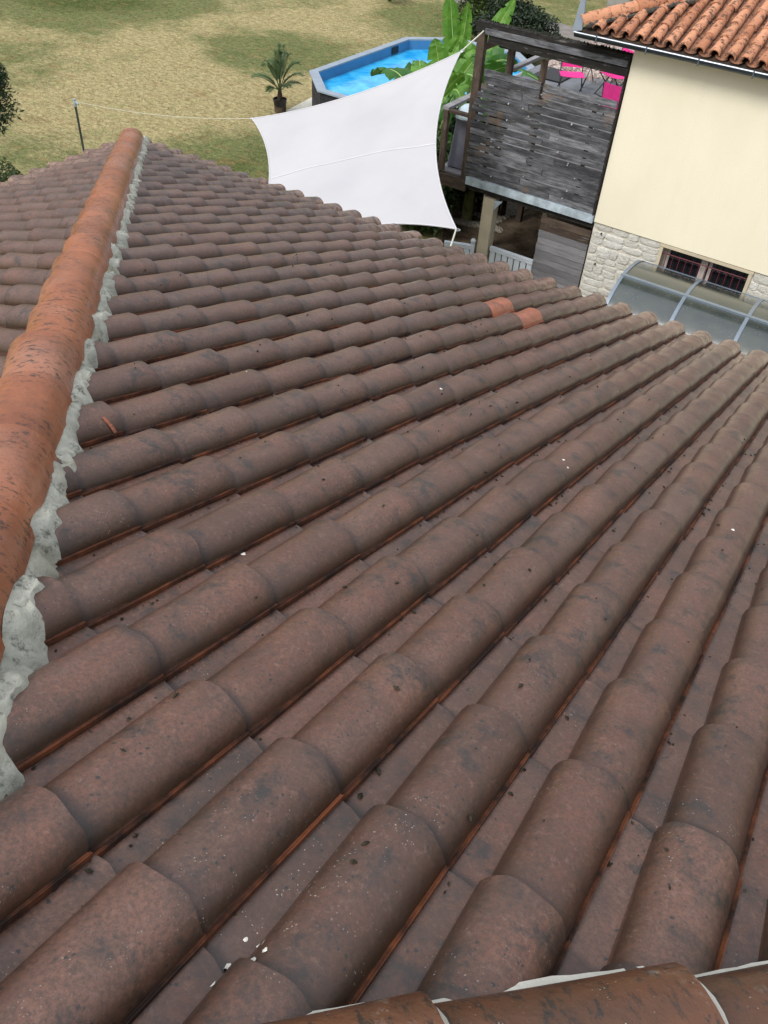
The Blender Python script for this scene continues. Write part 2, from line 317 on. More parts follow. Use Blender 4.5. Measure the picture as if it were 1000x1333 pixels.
class MB:
    def __init__(s): s.v = []; s.f = []; s.mi = []; s.at = []; s.tint = 0
    def add(s, vs, fs, mi=0, M=None):
        b = len(s.v)
        for v in vs:
            v = Vector(v); s.v.append(M @ v if M else v)
        for i, f in enumerate(fs):
            s.f.append(tuple(b+k for k in f)); s.mi.append(mi[i] if isinstance(mi, list) else mi); s.at.append(s.tint)
        return s
    def box(s, a, b, mi=0, M=None):
        x0, y0, z0 = a; x1, y1, z1 = b
        vs = [(x0, y0, z0), (x1, y0, z0), (x1, y1, z0), (x0, y1, z0), (x0, y0, z1), (x1, y0, z1), (x1, y1, z1), (x0, y1, z1)]
        return s.add(vs, [(0, 3, 2, 1), (4, 5, 6, 7), (0, 1, 5, 4), (1, 2, 6, 5), (2, 3, 7, 6), (3, 0, 4, 7)], mi, M)
    def bbox(s, a, b, bev=.006, mi=0, M=None):
        """box with chamfered long edges"""
        a = Vector(a); b = Vector(b); c = (a+b)/2; h = (b-a)/2; e = min(bev, min(h)*.45); vs = []; 
        for sz in (-1, 1):
            for (sx, sy, ex, ey) in ((-1, -1, 1, 0), (1, -1, -1, 0), (1, -1, 0, 1), (1, 1, 0, -1), (1, 1, -1, 0), (-1, 1, 1, 0), (-1, 1, 0, -1), (-1, -1, 0, 1)):
                vs.append((c.x+sx*h.x+ex*e, c.y+sy*h.y+ey*e, c.z+sz*h.z))
        fs = [tuple(range(7, -1, -1)), tuple(range(8, 16))]+[(i, (i+1) % 8, 8+(i+1) % 8, 8+i) for i in range(8)]
        return s.add(vs, fs, mi, M)
    def tube(s, pts, r, n=8, mi=0, caps=True, M=None):
        pts = [Vector(p) for p in pts]; rr = r if isinstance(r, (list, tuple)) else [r]*len(pts)
        vs = []; up = None
        for i, p in enumerate(pts):
            t = (pts[min(i+1, len(pts)-1)]-pts[max(i-1, 0)]).normalized()
            if up is None: up = t.orthogonal().normalized()
            up = (up - t*up.dot(t)).normalized(); w = t.cross(up)
            for k in range(n):
                a = 2*math.pi*k/n; vs.append(p+(up*math.cos(a)+w*math.sin(a))*rr[i])
        fs = [(i*n+k, i*n+(k+1) % n, (i+1)*n+(k+1) % n, (i+1)*n+k) for i in range(len(pts)-1) for k in range(n)]
        if caps: fs += [tuple(range(n-1, -1, -1)), tuple((len(pts)-1)*n+k for k in range(n))]
        return s.add(vs, fs, mi, M)
    def grid(s, rows, mi=0, M=None, closed=False):
        nr = len(rows); nc = len(rows[0]); vs = [p for r in rows for p in r]
        fs = [(i*nc+j, i*nc+(j+1) % nc, (i+1)*nc+(j+1) % nc, (i+1)*nc+j) for i in range(nr-1) for j in range(nc if closed else nc-1)]
        return s.add(vs, fs, mi, M)
    def mesh(s, name, mats, smooth=False, origin=(0, 0, 0), auto=None):
        me = bpy.data.meshes.new(name); o = Vector(origin)
        me.from_pydata([v-o for v in s.v], [], s.f); 
        for mt in (mats if isinstance(mats, (list, tuple)) else [mats]): me.materials.append(mt)
        me.polygons.foreach_set('material_index', s.mi)
        if smooth: me.polygons.foreach_set('use_smooth', [True]*len(me.polygons))
        if any(s.at):
            a = me.attributes.new('tint_g', 'FLOAT', 'FACE'); a.data.foreach_set('value', s.at)
        me.update()
        if smooth and auto: me.set_sharp_from_angle(angle=R_(auto))
        return me
    def build(s, name, mats, parent=None, smooth=False, local=False, auto=40, origin=None):
        if origin is None:
            mn = Vector([min(v[i] for v in s.v) for i in range(3)]); mxx = Vector([max(v[i] for v in s.v) for i in range(3)])
            origin = Vector(((mn.x+mxx.x)/2, (mn.y+mxx.y)/2, mn.z))
        me = s.mesh(name, mats, smooth, origin, auto)
        o = bpy.data.objects.new(name, me); COL.objects.link(o)
        WL[o.name] = Vector(origin) if not local else Vector(origin)
        if parent:
            o.parent = parent; o.location = Vector(origin) - (Vector((0, 0, 0)) if local else WL[parent.name])
            if local: WL[o.name] = Vector(origin)
        else: o.location = origin
        return o
def link_mesh(name, me, parent, mat_world, pw):
    """instance of a shared mesh placed by a world matrix under a parent that has no rotation"""
    o = bpy.data.objects.new(name, me); COL.objects.link(o); o.parent = parent
    o.matrix_basis = Matrix.Translation(-pw) @ mat_world
    return o
def copy_tree(o, parent=None):
    c = o.copy(); COL.objects.link(c); c.parent = parent
    for ch in list(o.children): copy_tree(ch, c)
    return c
rnd = random.uniform

# ================================================================ GROUND
G = -6.2
g = MB(); g.add([(-260, -120, G), (200, -120, G), (200, 400, G), (-260, 400, G)], [(0, 1, 2, 3)])
tag(g.build('ground', M_LAWN), kind='structure')
def flat_poly(name, pts, z, mat, kind='structure'):
    b = MB(); b.add([(x, y, z) for x, y in pts], [tuple(range(len(pts)))]); return tag(b.build(name, mat), kind=kind)
flat_poly('soil', [(-7.3, 14.2), (-6.5, 12.6), (-5.2, 9.6), (-2.0, 10.6), (-1.8, 15), (-2.2, 21), (-8.3, 21), (-9.2, 16.5), (-8.6, 14.4)], G+.005, M_SOIL)
flat_poly('path', [(-14.2, 17.35), (-14.45, 19.4), (-11.0, 24.0), (-9.0, 24.2), (-8.3, 20), (-8.4, 15.2), (-12.5, 15.0)], G+.009, M_SLAB)
flat_poly('track', [(-22, 33.2), (-14.4, 30.6), (-10.5, 30.2), (-4, 31.5), (-4, 33.2), (-10.5, 31.6), (-14.6, 32.3), (-22, 36)], G+.006, M_ASPH)
yard = flat_poly('yard', [(-6.0, 5.2), (12, 5.2), (12, 12), (-3.0, 12), (-3.0, 10.2), (-5.2, 9.4)], G+.012, M_PAVE)

# ================================================================ NEAR HOUSE WITH TILED ROOF
P, EX, TH = .216486, .36, .333517
CT, ST, TT = math.cos(TH), math.sin(TH), math.tan(TH)
AX, AY, CXL, CXR = .088, -.810, -6.320, 6.447
YE = 16*EX*CT                       # eave line in y
APX = Vector((AX, AY, -AY*TT))
CNL = Vector((CXL, YE, -YE*TT))     # far left corner
EW = YE-APX.y
ZE = -YE*TT
XR = CXR; XL = CNL.x; YB = APX.y-EW
CORN = {'L': CNL, 'R': Vector((XR, YE, ZE)), 'BL': Vector((XL, YB, ZE)), 'BR': Vector((XR, YB, ZE))}
house = empty('tiled_house', (APX.x, APX.y, G), 'low house under the camera with brown tiled pyramid roof and terracotta hip tiles', 'house')
HW = WL[house.name]
w = MB(); ins = .42
for (x0, y0, x1, y1) in ((XL+ins, YE-ins-.25, XR-ins, YE-ins), (XL+ins, YB+ins, XR-ins, YB+ins+.25), (XL+ins, YB+ins+.25, XL+ins+.25, YE-ins-.25), (XR-ins-.25, YB+ins+.25, XR-ins, YE-ins-.25)):
    w.box((x0, y0, G), (x1, y1, ZE-.06))
w.build('wall', M_CREAM, house)
# one deck per slope: the tiles are its sub-parts
def slope(a, b, nm='roof_slope'):
    d = MB(); dn = Vector((0, 0, .09)); top = [APX-Vector((0, 0, .03)), a-Vector((0, 0, .03)), b-Vector((0, 0, .03))]
    d.add(top+[p-dn for p in top], [(0, 1, 2), (5, 4, 3), (1, 4, 5, 2), (0, 3, 4, 1), (2, 5, 3, 0)])
    return d.build(nm, M_BEAM, house)
slopeM = slope(CORN['L'], CORN['R']); slopeL = slope(CORN['BL'], CORN['L']); slopeR = slope(CORN['R'], CORN['BR']); slopeB = slope(CORN['BR'], CORN['BL'])
f = MB()
for (a, b) in (((XL, YE-.12), (XR, YE-.08)), ((XL, YB+.08), (XR, YB+.12)), ((XL+.08, YB+.12), (XL+.12, YE-.12)), ((XR-.12, YB+.12), (XR-.08, YE-.12))):
    f.box((*a, ZE-.22), (*b, ZE-.13))
f.build('fascia', M_BEAM, house)

# ---- one roof tile: flat pan, tapered barrel, orange lip
LEN = .425; BN, BH = .265, .322      # pan share of the pitch at nose / head
def tile_profile(t, P=P, seed=0):
    """cross-section at t (0 head .. 1 nose): list of (x, z, is_lip_after)"""
    pw = P*(BH+(BN-BH)*t); h = .058+(.065-.058)*t; z0 = .0135*t
    out = [(0.0, z0), (.008, z0+.001), (pw*.5, z0), (pw-.004, z0)]
    cx = (pw+P)/2; a = (P-pw)/2; n = 12
    for k in range(n+1):
        ph = math.pi*(1-k/n); cs = math.cos(ph); sn = math.sin(ph)
        x = cx+a*math.copysign(abs(cs)**.95, cs); z = z0+.002+(h)*max(0, sn)**.98
        if k == n: z = z0+.0105
        out.append((x, z))
    out += [(P+.002, z0+.0125), (P+.0042, z0+.0148), (P+.0060, z0+.0120), (P+.0080, z0+.0132), (P+.0086, z0+.002)]
    return out
def surf_h(x, t=.7):
    x = x % P; pr = tile_profile(t)
    for (a, b) in zip(pr, pr[1:]):
        if a[0] <= x <= b[0]: return a[1]+(b[1]-a[1])*(x-a[0])/max(1e-6, b[0]-a[0])
    return pr[-1][1]
def tile_rows(wob=0, P_=P):
    ts = [-.18, 0, .3, .62, .9, 1.0]; rows = []
    for t in ts:
        tt = max(0, t); pr = tile_profile(tt)
        y = (t-1)*EX
        row = []
        for i, (x, z) in enumerate(pr):
            yy = y
            if t == 1.0: yy = y+.003*math.sin(i*1.3+wob)+(-.006 if i == 3 else 0)
            dz = .0012*math.sin(9*t+wob*2+i*.6)
            row.append((x, yy, z+dz+(-.010 if t < 0 else 0)))
        rows.append(row)
    return rows
LIPF = {15, 16, 17, 18, 19}
def tile_mesh(k, mat):
    b = MB(); rows = tile_rows(k*1.7); nc = len(rows[0]); mi = []
    for i in range(len(rows)-1):
        for j in range(nc-1): mi.append(1 if j >= 16 else 0)
    b.grid(rows, mi)
    # thickness of the nose and of the left edge
    last = rows[-1]; low = [(x, y-.001, z-.0125) for x, y, z in last]
    b.grid([last, low], [1 if j >= 16 else 0 for j in range(nc-1)])
    b.f = [tuple(reversed(q)) for q in b.f]
    return b
TB = [tile_mesh(k, M_TILE) for k in range(4)]
TM = [b.mesh('roof_tile', [M_TILE, M_LIP], True, auto=50) for b in TB]
TMO = TB[0].mesh('roof_tile', [M_TILE_O, M_TILE_O], True, auto=50)

def clip_mesh(b, mats, n_world, p_world, MW):
    """cut the tile along the vertical plane of a hip"""
    import bmesh
    me = b.mesh('roof_tile', mats, True)
    bm = bmesh.new(); bm.from_mesh(me); inv = MW.inverted()
    p = inv @ p_world; n = (inv.to_3x3() @ n_world)
    bmesh.ops.bisect_plane(bm, geom=bm.verts[:]+bm.edges[:]+bm.faces[:], plane_co=p, plane_no=n, clear_outer=True)
    ok = len(bm.faces) > 0
    bm.to_mesh(me); bm.free(); 
    if ok: me.set_sharp_from_angle(angle=R_(50))
    return me if ok else None

def hipn(corner):            # outward normal of the vertical plane holding the hip, away from the slope's inside
    d = (corner-APX); d.z = 0; return d.normalized()
ORANGE = {(-5, 12), (-6, 12)}
def lay(slope_obj, rot, zc, ntan, phase, left_c, right_c, limit, label=None, vmax=16, keep=None):
    """rows of tiles on one slope. local frame: x across, y down the slope"""
    th = math.atan(ntan)
    base = Matrix.Translation(Vector((phase[0], phase[1], zc))) @ Matrix.Rotation(rot, 4, 'Z') @ Matrix.Rotation(-th, 4, 'X')
    inside = (left_c+right_c)/2 - APX
    planes = []
    for c, other in ((left_c, right_c), (right_c, left_c)):
        d = hipn(c); n = Vector((-d.y, d.x, 0))
        if n.dot(Vector((inside.x, inside.y, 0))) > 0: n = -n
        planes.append(n)
    cand = []
    pw = WL[slope_obj.name]
    for v in range(-4, vmax+1):
        for u in range(-34, 34):
            ju = random.gauss(0, .0012); jv = random.gauss(0, .0045)
            loc = base @ Vector((u*P+ju, v*EX+jv, 0))
            MW = base @ Matrix.Translation((u*P+ju, v*EX+jv, random.gauss(0, .0009))) @ Matrix.Rotation(random.gauss(0, .0045), 4, 'Z') @ Matrix.Rotation(random.gauss(0, .004), 4, 'X')
            cs = [MW @ Vector((x, y, 0)) for x in (0, P) for y in (-EX*1.15, 0)]
            state = 1; cuts = []
            for n in planes:
                ds = [(c-APX).dot(n) for c in cs]
                if min(ds) > -.012: state = 0
                elif max(ds) > .012: cuts.append(n)
            if not state: continue
            ctr = sum(cs, Vector())/4; px = [project(c) for c in cs]
            inview = any(-40 < q[0] < 1040 and -40 < q[1] < 1373 for q in px) and all(q[2] > .05 for q in px)
            area = 0
            if inview:
                area = abs((px[1][0]-px[0][0])*(px[2][1]-px[0][1])-(px[1][1]-px[0][1])*(px[2][0]-px[0][0]))
                if cuts: area *= .5
            cand.append((area, u, v, MW, cuts))
    cand.sort(key=lambda q: -q[0])
    rest = MB(); nn = 0
    for i, (area, u, v, MW, cuts) in enumerate(cand):
        tint = random.random()**1.6
        k = random.randrange(4); org = (u, v) in ORANGE and slope_obj is slopeM
        if nn < limit and area > 0:
            me = TMO if org else TM[k]
            if cuts:
                me = TM[k]
                for n in cuts[:1]: me = clip_mesh(TB[k], [M_TILE, M_LIP], n, APX, MW)
                if me is None: continue
            o = link_mesh('roof_tile', me, slope_obj, MW, pw); o['tint'] = tint; nn += 1
            if org: o['label'] = 'bright orange replacement tile'
        else:
            if cuts:
                # keep only the part of the tile short of the hip: joined tiles are merely shortened across
                me = clip_mesh(TB[k], [M_TILE, M_LIP], cuts[0], APX, MW)
                if me is None: continue
                rest.tint = max(.001, tint)
                rest.add([MW @ vv.co for vv in me.vertices], [tuple(q.vertices) for q in me.polygons], [q.material_index for q in me.polygons])
                bpy.data.meshes.remove(me)
            else:
                rest.tint = max(.001, tint)
                rest.add(TB[k].v, TB[k].f, TB[k].mi, MW)
    if rest.v: tag(rest.build('roof_tiles', [M_TILE, M_LIP], slope_obj, True, auto=50, origin=(pw.x, pw.y, pw.z)), kind='stuff')
    return nn
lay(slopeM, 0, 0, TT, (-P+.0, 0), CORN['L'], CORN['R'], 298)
TTL = (APX.z-ZE)/(APX.x-XL)
# left slope: its local frame is the main one turned by a quarter, eave at x = XL
th = math.atan(TTL); vEL = 16*EX*math.cos(th)
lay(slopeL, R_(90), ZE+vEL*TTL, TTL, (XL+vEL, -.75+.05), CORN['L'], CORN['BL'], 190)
TTR = (APX.z-ZE)/(XR-APX.x); vER = 16*EX*math.cos(math.atan(TTR))
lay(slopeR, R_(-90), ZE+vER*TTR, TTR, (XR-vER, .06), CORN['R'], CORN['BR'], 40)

# ---- hip caps and mortar
def hip_frame(corner):
    d = (corner-APX).normalized(); dh = Vector((d.x, d.y, 0)).normalized(); side = Vector((-dh.y, dh.x, 0)); up = side.cross(d) * -1
    up = d.cross(side)*-1 if d.cross(side).z < 0 else d.cross(side)
    return d, side, up
CAPL, CAPE = .46, .385
def cap_mesh(seed):
    rows = []; n = 14; random.seed(seed)
    for t in (-.18, 0, .25, .5, .75, .94, 1.0):
        tt = max(0, t); r = .100+(.116-.100)*tt; hgt = .095+(.112-.095)*tt; z0 = .018*tt - (.004 if t < 0 else 0)
        row = []
        for k in range(n+1):
            ph = math.pi*(1-k/n); wv = .0012*math.sin(k*1.1+seed+4*t)
            row.append((math.copysign(abs(math.cos(ph))**.9, math.cos(ph))*(r+wv), (t-1)*CAPE+(.004*math.sin(k*.7+seed) if t == 1 else 0), z0+hgt*math.sin(ph)**.9))
        rows.append(row)
    b = MB(); b.grid(rows); last = rows[-1]
    inn = [(x*.87, y-.002, z-.022) for x, y, z in last]; b.grid([last, inn])
    for e in (0, -1):
        ed = [r[e] for r in rows]; lo = [(x*.88, y, z-.001) for x, y, z in ed]; b.grid([ed, lo] if e else [lo, ed])
    return b
CAPB = [cap_mesh(k) for k in (1, 2, 3)]
def hip_line(slope_obj, corner, mat, skip=0., name='hip_tile', off=0.):
    d, side, up = hip_frame(corner); L = (corner-APX).length; pw = WL[slope_obj.name]
    mes = [b.mesh(name, mat, True, auto=60) for b in CAPB]
    s = .42+off; out = []
    while s < L-.08:
        c = APX+d*s+Vector((0, 0, .036)) + side*random.gauss(0, .003)
        MW = Matrix.Translation(c) @ Matrix((( -side.x, d.x, up.x, 0), (-side.y, d.y, up.y, 0), (-side.z, d.z, up.z, 0), (0, 0, 0, 1))) @ Matrix.Rotation(random.gauss(0, .01), 4, 'Z') @ Matrix.Rotation(random.gauss(0, .012), 4, 'Y')
        o = link_mesh(name, random.choice(mes), slope_obj, MW, pw); out.append((s, MW)); s += CAPE+random.gauss(0, .004)
    return out
random.seed(11)
capsL = hip_line(slopeL, CORN['L'], M_CAP, off=.02)
capsR = hip_line(slopeR, CORN['R'], M_CAPB, off=-.095)
hip_line(slopeB, CORN['BL'], M_CAP); hip_line(slopeB, CORN['BR'], M_CAP)
# apex cap: a low dome of mortar and a short cap
b = MB(); rows = []
for i in range(6):
    a = i/5*math.pi/2; rows.append([(APX.x+.16*math.cos(a)*math.cos(q*math.pi/6)*(1+.1*math.sin(q*2.3)), APX.y+.16*math.cos(a)*math.sin(q*math.pi/6)*(1+.1*math.sin(q*2.3)), APX.z+.04+.12*math.sin(a)) for q in range(12)])
b.grid(rows, closed=True); b.build('apex_mortar', M_MORTAR, slopeB, True)

def plane_h(pt, left):
    """height of the tiled surface under a point of the main or the left slope"""
    if not left:
        z = -pt.y*TT; fr = (pt.y/(EX*CT)) % 1.0; return z+surf_h(pt.x+P*60, fr)/CT
    z = ZE+(pt.x-XL)*TTL; fr = ((XL-pt.x)/(EX*math.cos(math.atan(TTL)))) % 1.0; return z+surf_h(pt.y+.70+P*60, fr)/CT
def mortar_line(slope_obj, corner, main_side, base_w, jag, s0, s1, seg=(.10, .26), left=False):
    """lumps of mortar squeezed out between the hip caps and the tiles; main_side +1/-1 picks the side"""
    d, side, up = hip_frame(corner); side = side*main_side
    s = s0
    while s < s1:
        Ls = rnd(*seg); n = 18; rows = []; fat = rnd(.55, 1.5); ph = rnd(0, 9); m = 11
        for i in range(n+1):
            q = i/n; ss = s-.012+(Ls+.024)*q
            p0 = APX+d*ss; env = math.sin(math.pi*(.06+.88*q))**.5
            nz = noise.noise(Vector((ss*21, ph, 0)))
            row = []
            # how far out: further where the mortar ran into a pan, less on top of a barrel
            probe = p0+side*(.13+base_w*.6); zp = (-probe.y*TT if not left else ZE+(probe.x-XL)*TTL)
            lowness = 1-min(1, (plane_h(probe, left)-zp)/.06)
            wd = (base_w*(.35+.5*env*fat)+jag*(nz+.25*lowness))*1.0
            wd = max(.008, wd)
            for j in range(m+1):
                k = j/m; off = .100+(.016+wd)*k
                pt = p0+side*off; sf_ = plane_h(pt, left)
                edge_z = p0.z+.046                     # lower edge of the cap
                body = edge_z+(sf_+.004-edge_z)*(k**1.2)
                z = max(sf_+.004+.016*env*(1-k**3), body+.010*math.sin(math.pi*k)*env)
                z += (.013*noise.noise(Vector((ss*36, off*50, ph)))+.0045*noise.noise(Vector((ss*110, off*120, ph))))*min(1, 2.2*k+.1)
                if j == m: z = sf_-.006
                row.append((pt.x+side.y*.004*nz, pt.y, z))
            rows.append(row)
        b = MB(); b.grid(rows)
        for e_ in (0, -1):
            r_ = rows[e_]; lo = [Vector(v)-Vector((0, 0, .05)) for v in r_]; b.grid([r_, lo] if e_ else [lo, r_])
        b.grid([[Vector(r[0])-Vector((0, 0, .06)) for r in rows], [r[0] for r in rows]])
        if main_side > 0: b.f = [tuple(reversed(q)) for q in b.f]
        b.build('mortar', M_MORTAR, slope_obj, True, auto=50)
        s += Ls
LL = (CORN['L']-APX).length
# side vector of hip L is dh rotated +90 deg; the main slope lies on its negative side
mortar_line(slopeM, CORN['L'], -1, .038, .022, .50, 3.3, seg=(.09, .24))
mortar_line(slopeM, CORN['L'], -1, .044, .028, 3.3, LL-.1, seg=(.12, .26))
mortar_line(slopeL, CORN['L'], 1, .006, .010, .9, LL-.1, seg=(.2, .4), left=True)
# thin pale pointing along and between the caps of the right hip
d, side, up = hip_frame(CORN['R'])
M_POINT = simple('pale_pointing', (.60, .585, .52), .9, .1, 12, .5)
for i, (s, MW) in enumerate(capsR[:8]):
    b = MB(); rows = []
    wmax = [.004, .007, .013, .008][i % 4]
    for q in range(13):
        y = -CAPE*(1-q/12)*.98
        wv = max(.0012, (wmax*(1-abs(q/12-.55)*1.1))+.003*noise.noise(Vector((s*5+q*.6, 3, 0))))
        r = .0995+(.116-.0995)*(q/12)
        rows.append([(sgn_x, y, z) for sgn_x, z in (((-r-.001), .016+.012*q/12), (-r-.004, .006), (-r-.004-wv, .000), (-r-.006-wv*1.1, -.02))])
    b.grid(rows); b.f += []
    b2 = MB(); b2.add(b.v, b.f+[tuple(reversed(f)) for f in b.f][:0], 0, MW)
    b2.build('pointing', M_POINT, slopeR, True)
    b3 = MB(); rows = []
    for k in range(15):
        ph = math.pi*(1-k/14); c = math.copysign(abs(math.cos(ph))**.9, math.cos(ph)); sn = math.sin(ph)**.9
        taper = (.020 if i % 2 == 0 else .010)*(1-.45*abs(k/14-.25))+.004*noise.noise(Vector((k*.8, s*9, 1)))
        rows.append([(c*.1165, -.001, .0125+.1125*sn), (c*.1115, .004, .008+.108*sn), (c*.105, .004+taper, .0045+.103*sn), (c*.0985, .006+taper*1.05, .000+.0985*sn)])
    b3.grid(rows); b4 = MB(); b4.add(b3.v, b3.f, 0, MW); b4.build('joint_pointing', M_POINT, slopeR, True)

# ================================================================ NEIGHBOUR'S HOUSE
NX0, NX1, NY0, NY1 = -3.46, 7.0, 12.0, 20.0
ZB = -4.12; ZT = -1.58
nh = empty('neighbour_house', (NX0, NY0, G), 'pale yellow rendered house with white stone base and orange canal tile roof', 'house')
b = MB(); b.box((NX0, NY0, ZB), (NX1, NY1, ZT)); b.build('rendered_wall', M_WALLP, nh)
WX0, WX1, WZ0, WZ1 = -2.29, -.965, -4.80, -4.175
b = MB(); yb = NY0+.035
b.box((NX0, yb, G), (WX0-.05, NY1, ZB-.0)); b.box((WX1+.05, yb, G), (NX1, NY1, ZB)); b.box((WX0-.05, yb, G), (WX1+.05, NY1-.1, WZ0)); b.box((WX0-.05, yb+.35, WZ0), (WX1+.05, NY1-.1, ZB))
b.build('base_wall', M_JOINT, nh)
wn = MB(); wn.box((WX0-.06, NY0-.006, WZ1), (WX1+.06, NY0+.33, ZB-.012)); wf = wn.build('window_surround', M_CREAM, nh)
b = MB(); b.box((WX0-.05, NY0+.002, WZ0), (WX0, NY0+.30, WZ1-.003)); b.box((WX1, NY0+.002, WZ0), (WX1+.05, NY0+.30, WZ1-.003)); b.build('jamb', M_CREAM, wf)
b = MB(); y = NY0+.16
b.box((WX0, y, WZ0), (WX0+.09, y+.05, WZ1)); b.build('window_frame', M_WFR, wf)
b = MB(); b.box((-1.70, y, WZ0), (-1.60, y+.05, WZ1)); b.box((-1.575, y+.01, WZ0), (-1.53, y+.06, WZ1)); b.build('window_mullion', M_WFR, wf)
Mgl = Mat('dark_window_glass', .08, .5); Mgl.color((.01, .01, .012)); Mgl = Mgl.m
b = MB(); b.box((WX0+.09, y+.025, WZ0), (-1.70, y+.03, WZ1)); b.build('pane', Mgl, wf)
b = MB(); b.box((-1.53, y+.025, WZ0), (WX1, y+.03, WZ1)); b.build('pane', Mgl, wf)
Mcu = simple('dim_curtain', (.07, .06, .06), .8, .4, 14, .2)
b = MB(); b.grid([[(WX0+.15+i*.012, y+.10+.02*math.sin(i*1.1), z) for i in range(22)] for z in (WZ0, WZ1)]); b.grid([[(-1.3+i*.012, y+.10+.02*math.sin(i*1.3), z) for i in range(22)] for z in (WZ0, WZ1)]); b.build('curtain', Mcu, wf)
grl = MB(); grl.tube([(WX0-.0, NY0+.04, -4.28), (WX1, NY0+.04, -4.28)], .009, 6); grl.tube([(WX0, NY0+.04, -4.72), (WX1, NY0+.04, -4.72)], .009, 6)
gob = grl.build('window_grille', M_MAROON, nh)
x = WX0+.07
while x < WX1: 
    b = MB(); b.tube([(x, NY0+.052, WZ0+.02), (x, NY0+.052, WZ1-.03 if (x-WX0) < .1 else -4.27)], .006, 6); b.build('bar', M_MAROON, gob); x += .105
# rubble stones of the base, each its own piece
def stone(x0, x1, z0, z1, depth):
    n = 11; cx, cz = (x0+x1)/2, (z0+z1)/2; hx, hz = (x1-x0)/2, (z1-z0)/2
    outer = []; 
    for k in range(n):
        a = 2*math.pi*(k+.5*random.random())/n; c, s_ = math.cos(a), math.sin(a); q = max(abs(c), abs(s_)); e = .07
        rx = c/q*(1-e)+c*e*1.08; rz = s_/q*(1-e)+s_*e*1.08; j = rnd(.93, 1.05)
        outer.append((cx+hx*rx*j, cz+hz*rz*j))
    bb = MB(); y0 = NY0+.036; rows = []
    for (sc, dy) in ((1, 0), (.985, depth*.55), (.90, depth), (.5, depth*1.15)):
        rows.append([(cx+(ox-cx)*sc, y0-dy-rnd(0, .004), cz+(oz-cz)*sc) for ox, oz in outer])
    bb.grid(rows, closed=True); base = len(bb.v)-n; bb.f.append(tuple(base+i for i in range(n))); bb.mi.append(0); bb.at.append(0)
    bb.f = [tuple(reversed(q)) for q in bb.f]
    return bb.build('stone', M_STONE, nh, True, auto=35)
random.seed(21)
def rubble(xa, xb, za, zb):
    z = zb
    while z > za:
        h = rnd(.09, .23); x = xa+.004
        if z-h < za: h = z-za
        while x < xb-.02:
            wd = rnd(.11, .40)
            if xb-(x+wd) < .10: wd = xb-x
            if wd > .22 and h > .17 and random.random() < .4:
                k = rnd(.4, .6); stone(x+.005, x+wd-.005, z-h*k+.004, z-.004+rnd(-.01, .01), rnd(.008, .018)); stone(x+.005, x+wd-.005, z-h+.004, z-h*k-.004, rnd(.008, .018))
            else: stone(x+.003, x+wd-.003, z-h+.002+rnd(-.012, .018), z-.002+(rnd(-.018, .012) if z < zb else 0), rnd(.008, .020))
            x += wd
        z -= h
rubble(NX0, WX0-.055, -6.15, ZB-.01); rubble(WX1+.055, 1.4, -5.3, ZB-.01)
for (x, z) in ((-3.30, -4.27), (-3.28, -4.78)):
    b = MB(); b.tube([(x, NY0+.02, z), (x, NY0-.020, z)], .011, 8); b.build('weep_hole', M_DARK, nh)

# roof of the neighbour's house
RX0, RY0, RZ0 = -4.22, 11.72, -1.50
NPT = .31
rth = math.atan(NPT)
rd = MB(); RXR = 7.6; RYM = 16.6
pt = lambda x, y, dz=0: (x, y, RZ0+(y-RY0)*NPT+dz)
rd.add([pt(RX0, RY0), pt(RXR, RY0), pt(RXR, RYM), pt(RX0+(RYM-RY0), RYM), pt(RX0, RY0, -.05), pt(RXR, RY0, -.05), pt(RXR, RYM, -.05), pt(RX0+(RYM-RY0), RYM, -.05)],
       [(0, 1, 2, 3), (7, 6, 5, 4), (0, 4, 5, 1), (0, 3, 7, 4)])
rd.add([pt(RX0, RY0), pt(RX0+(RYM-RY0), RYM), (RX0+(RYM-RY0), NY1+.8-(RYM-RY0)+4.9, pt(0, RYM)[2]), (RX0, NY1+1.6, RZ0)], [(3, 2, 1, 0)])
rdo = rd.build('roof', M_BEAM, nh)
RW = WL[rdo.name]
def canal(rn, rh, ln, up=True, n=8, th=.012):
    b = MB(); rows = []
    for y, r in ((0, rn), (ln*.5, (rn+rh)/2), (ln, rh)):
        rows.append([(-math.cos(math.pi*k/n)*r, y, (math.sin(math.pi*k/n)*r*.9 if up else -math.sin(math.pi*k/n)*r*.55)) for k in range(n+1)])
    b.grid(rows if not up else rows)
    inn = [[(x*(1-th/rn), y, z*(1-th/rn)-.001) for x, y, z in r] for r in rows]
    b.grid([list(reversed(r)) for r in inn]); b.grid([inn[0], rows[0]])
    return b
def salmon(name, a, b_, dk):
    M = Mat(name, .85, .25); w = M.coord('world'); oi = M.n.new('ShaderNodeObjectInfo').outputs['Random']
    col = M.mix(M.rng(oi, 0, 1), a, b_)
    col = M.mix(M.rng(M.noise(w, 8, 5, .65), .3, .7, 0, .6), col, (.50, .235, .12))
    col = M.mix(M.rng(M.noise(w, 11, 6, .8), .50, .60, 0, dk), col, (.05, .032, .025))
    col = M.mix(M.rng(M.noise(w, 26, 4, .7), .62, .7, 0, .6), col, (.44, .36, .30))
    M.color(col); M.bump(M.noise(w, 50, 4, .7), .5, .006); return M.m
M_SAL = salmon('salmon_canal_clay', (.34, .135, .075), (.60, .29, .175), .9)
M_SALD = salmon('grimy_channel_clay', (.09, .045, .034), (.19, .09, .065), .95)
cov = [canal(.074+.003*k, .060, .46).mesh('cover_tile', M_SAL, True, auto=50) for k in (0, 1)]
chn = canal(.085, .075, .46, False).mesh('channel_tile', M_SALD, True, auto=50)
random.seed(5)
nrow = 0; PX = .204
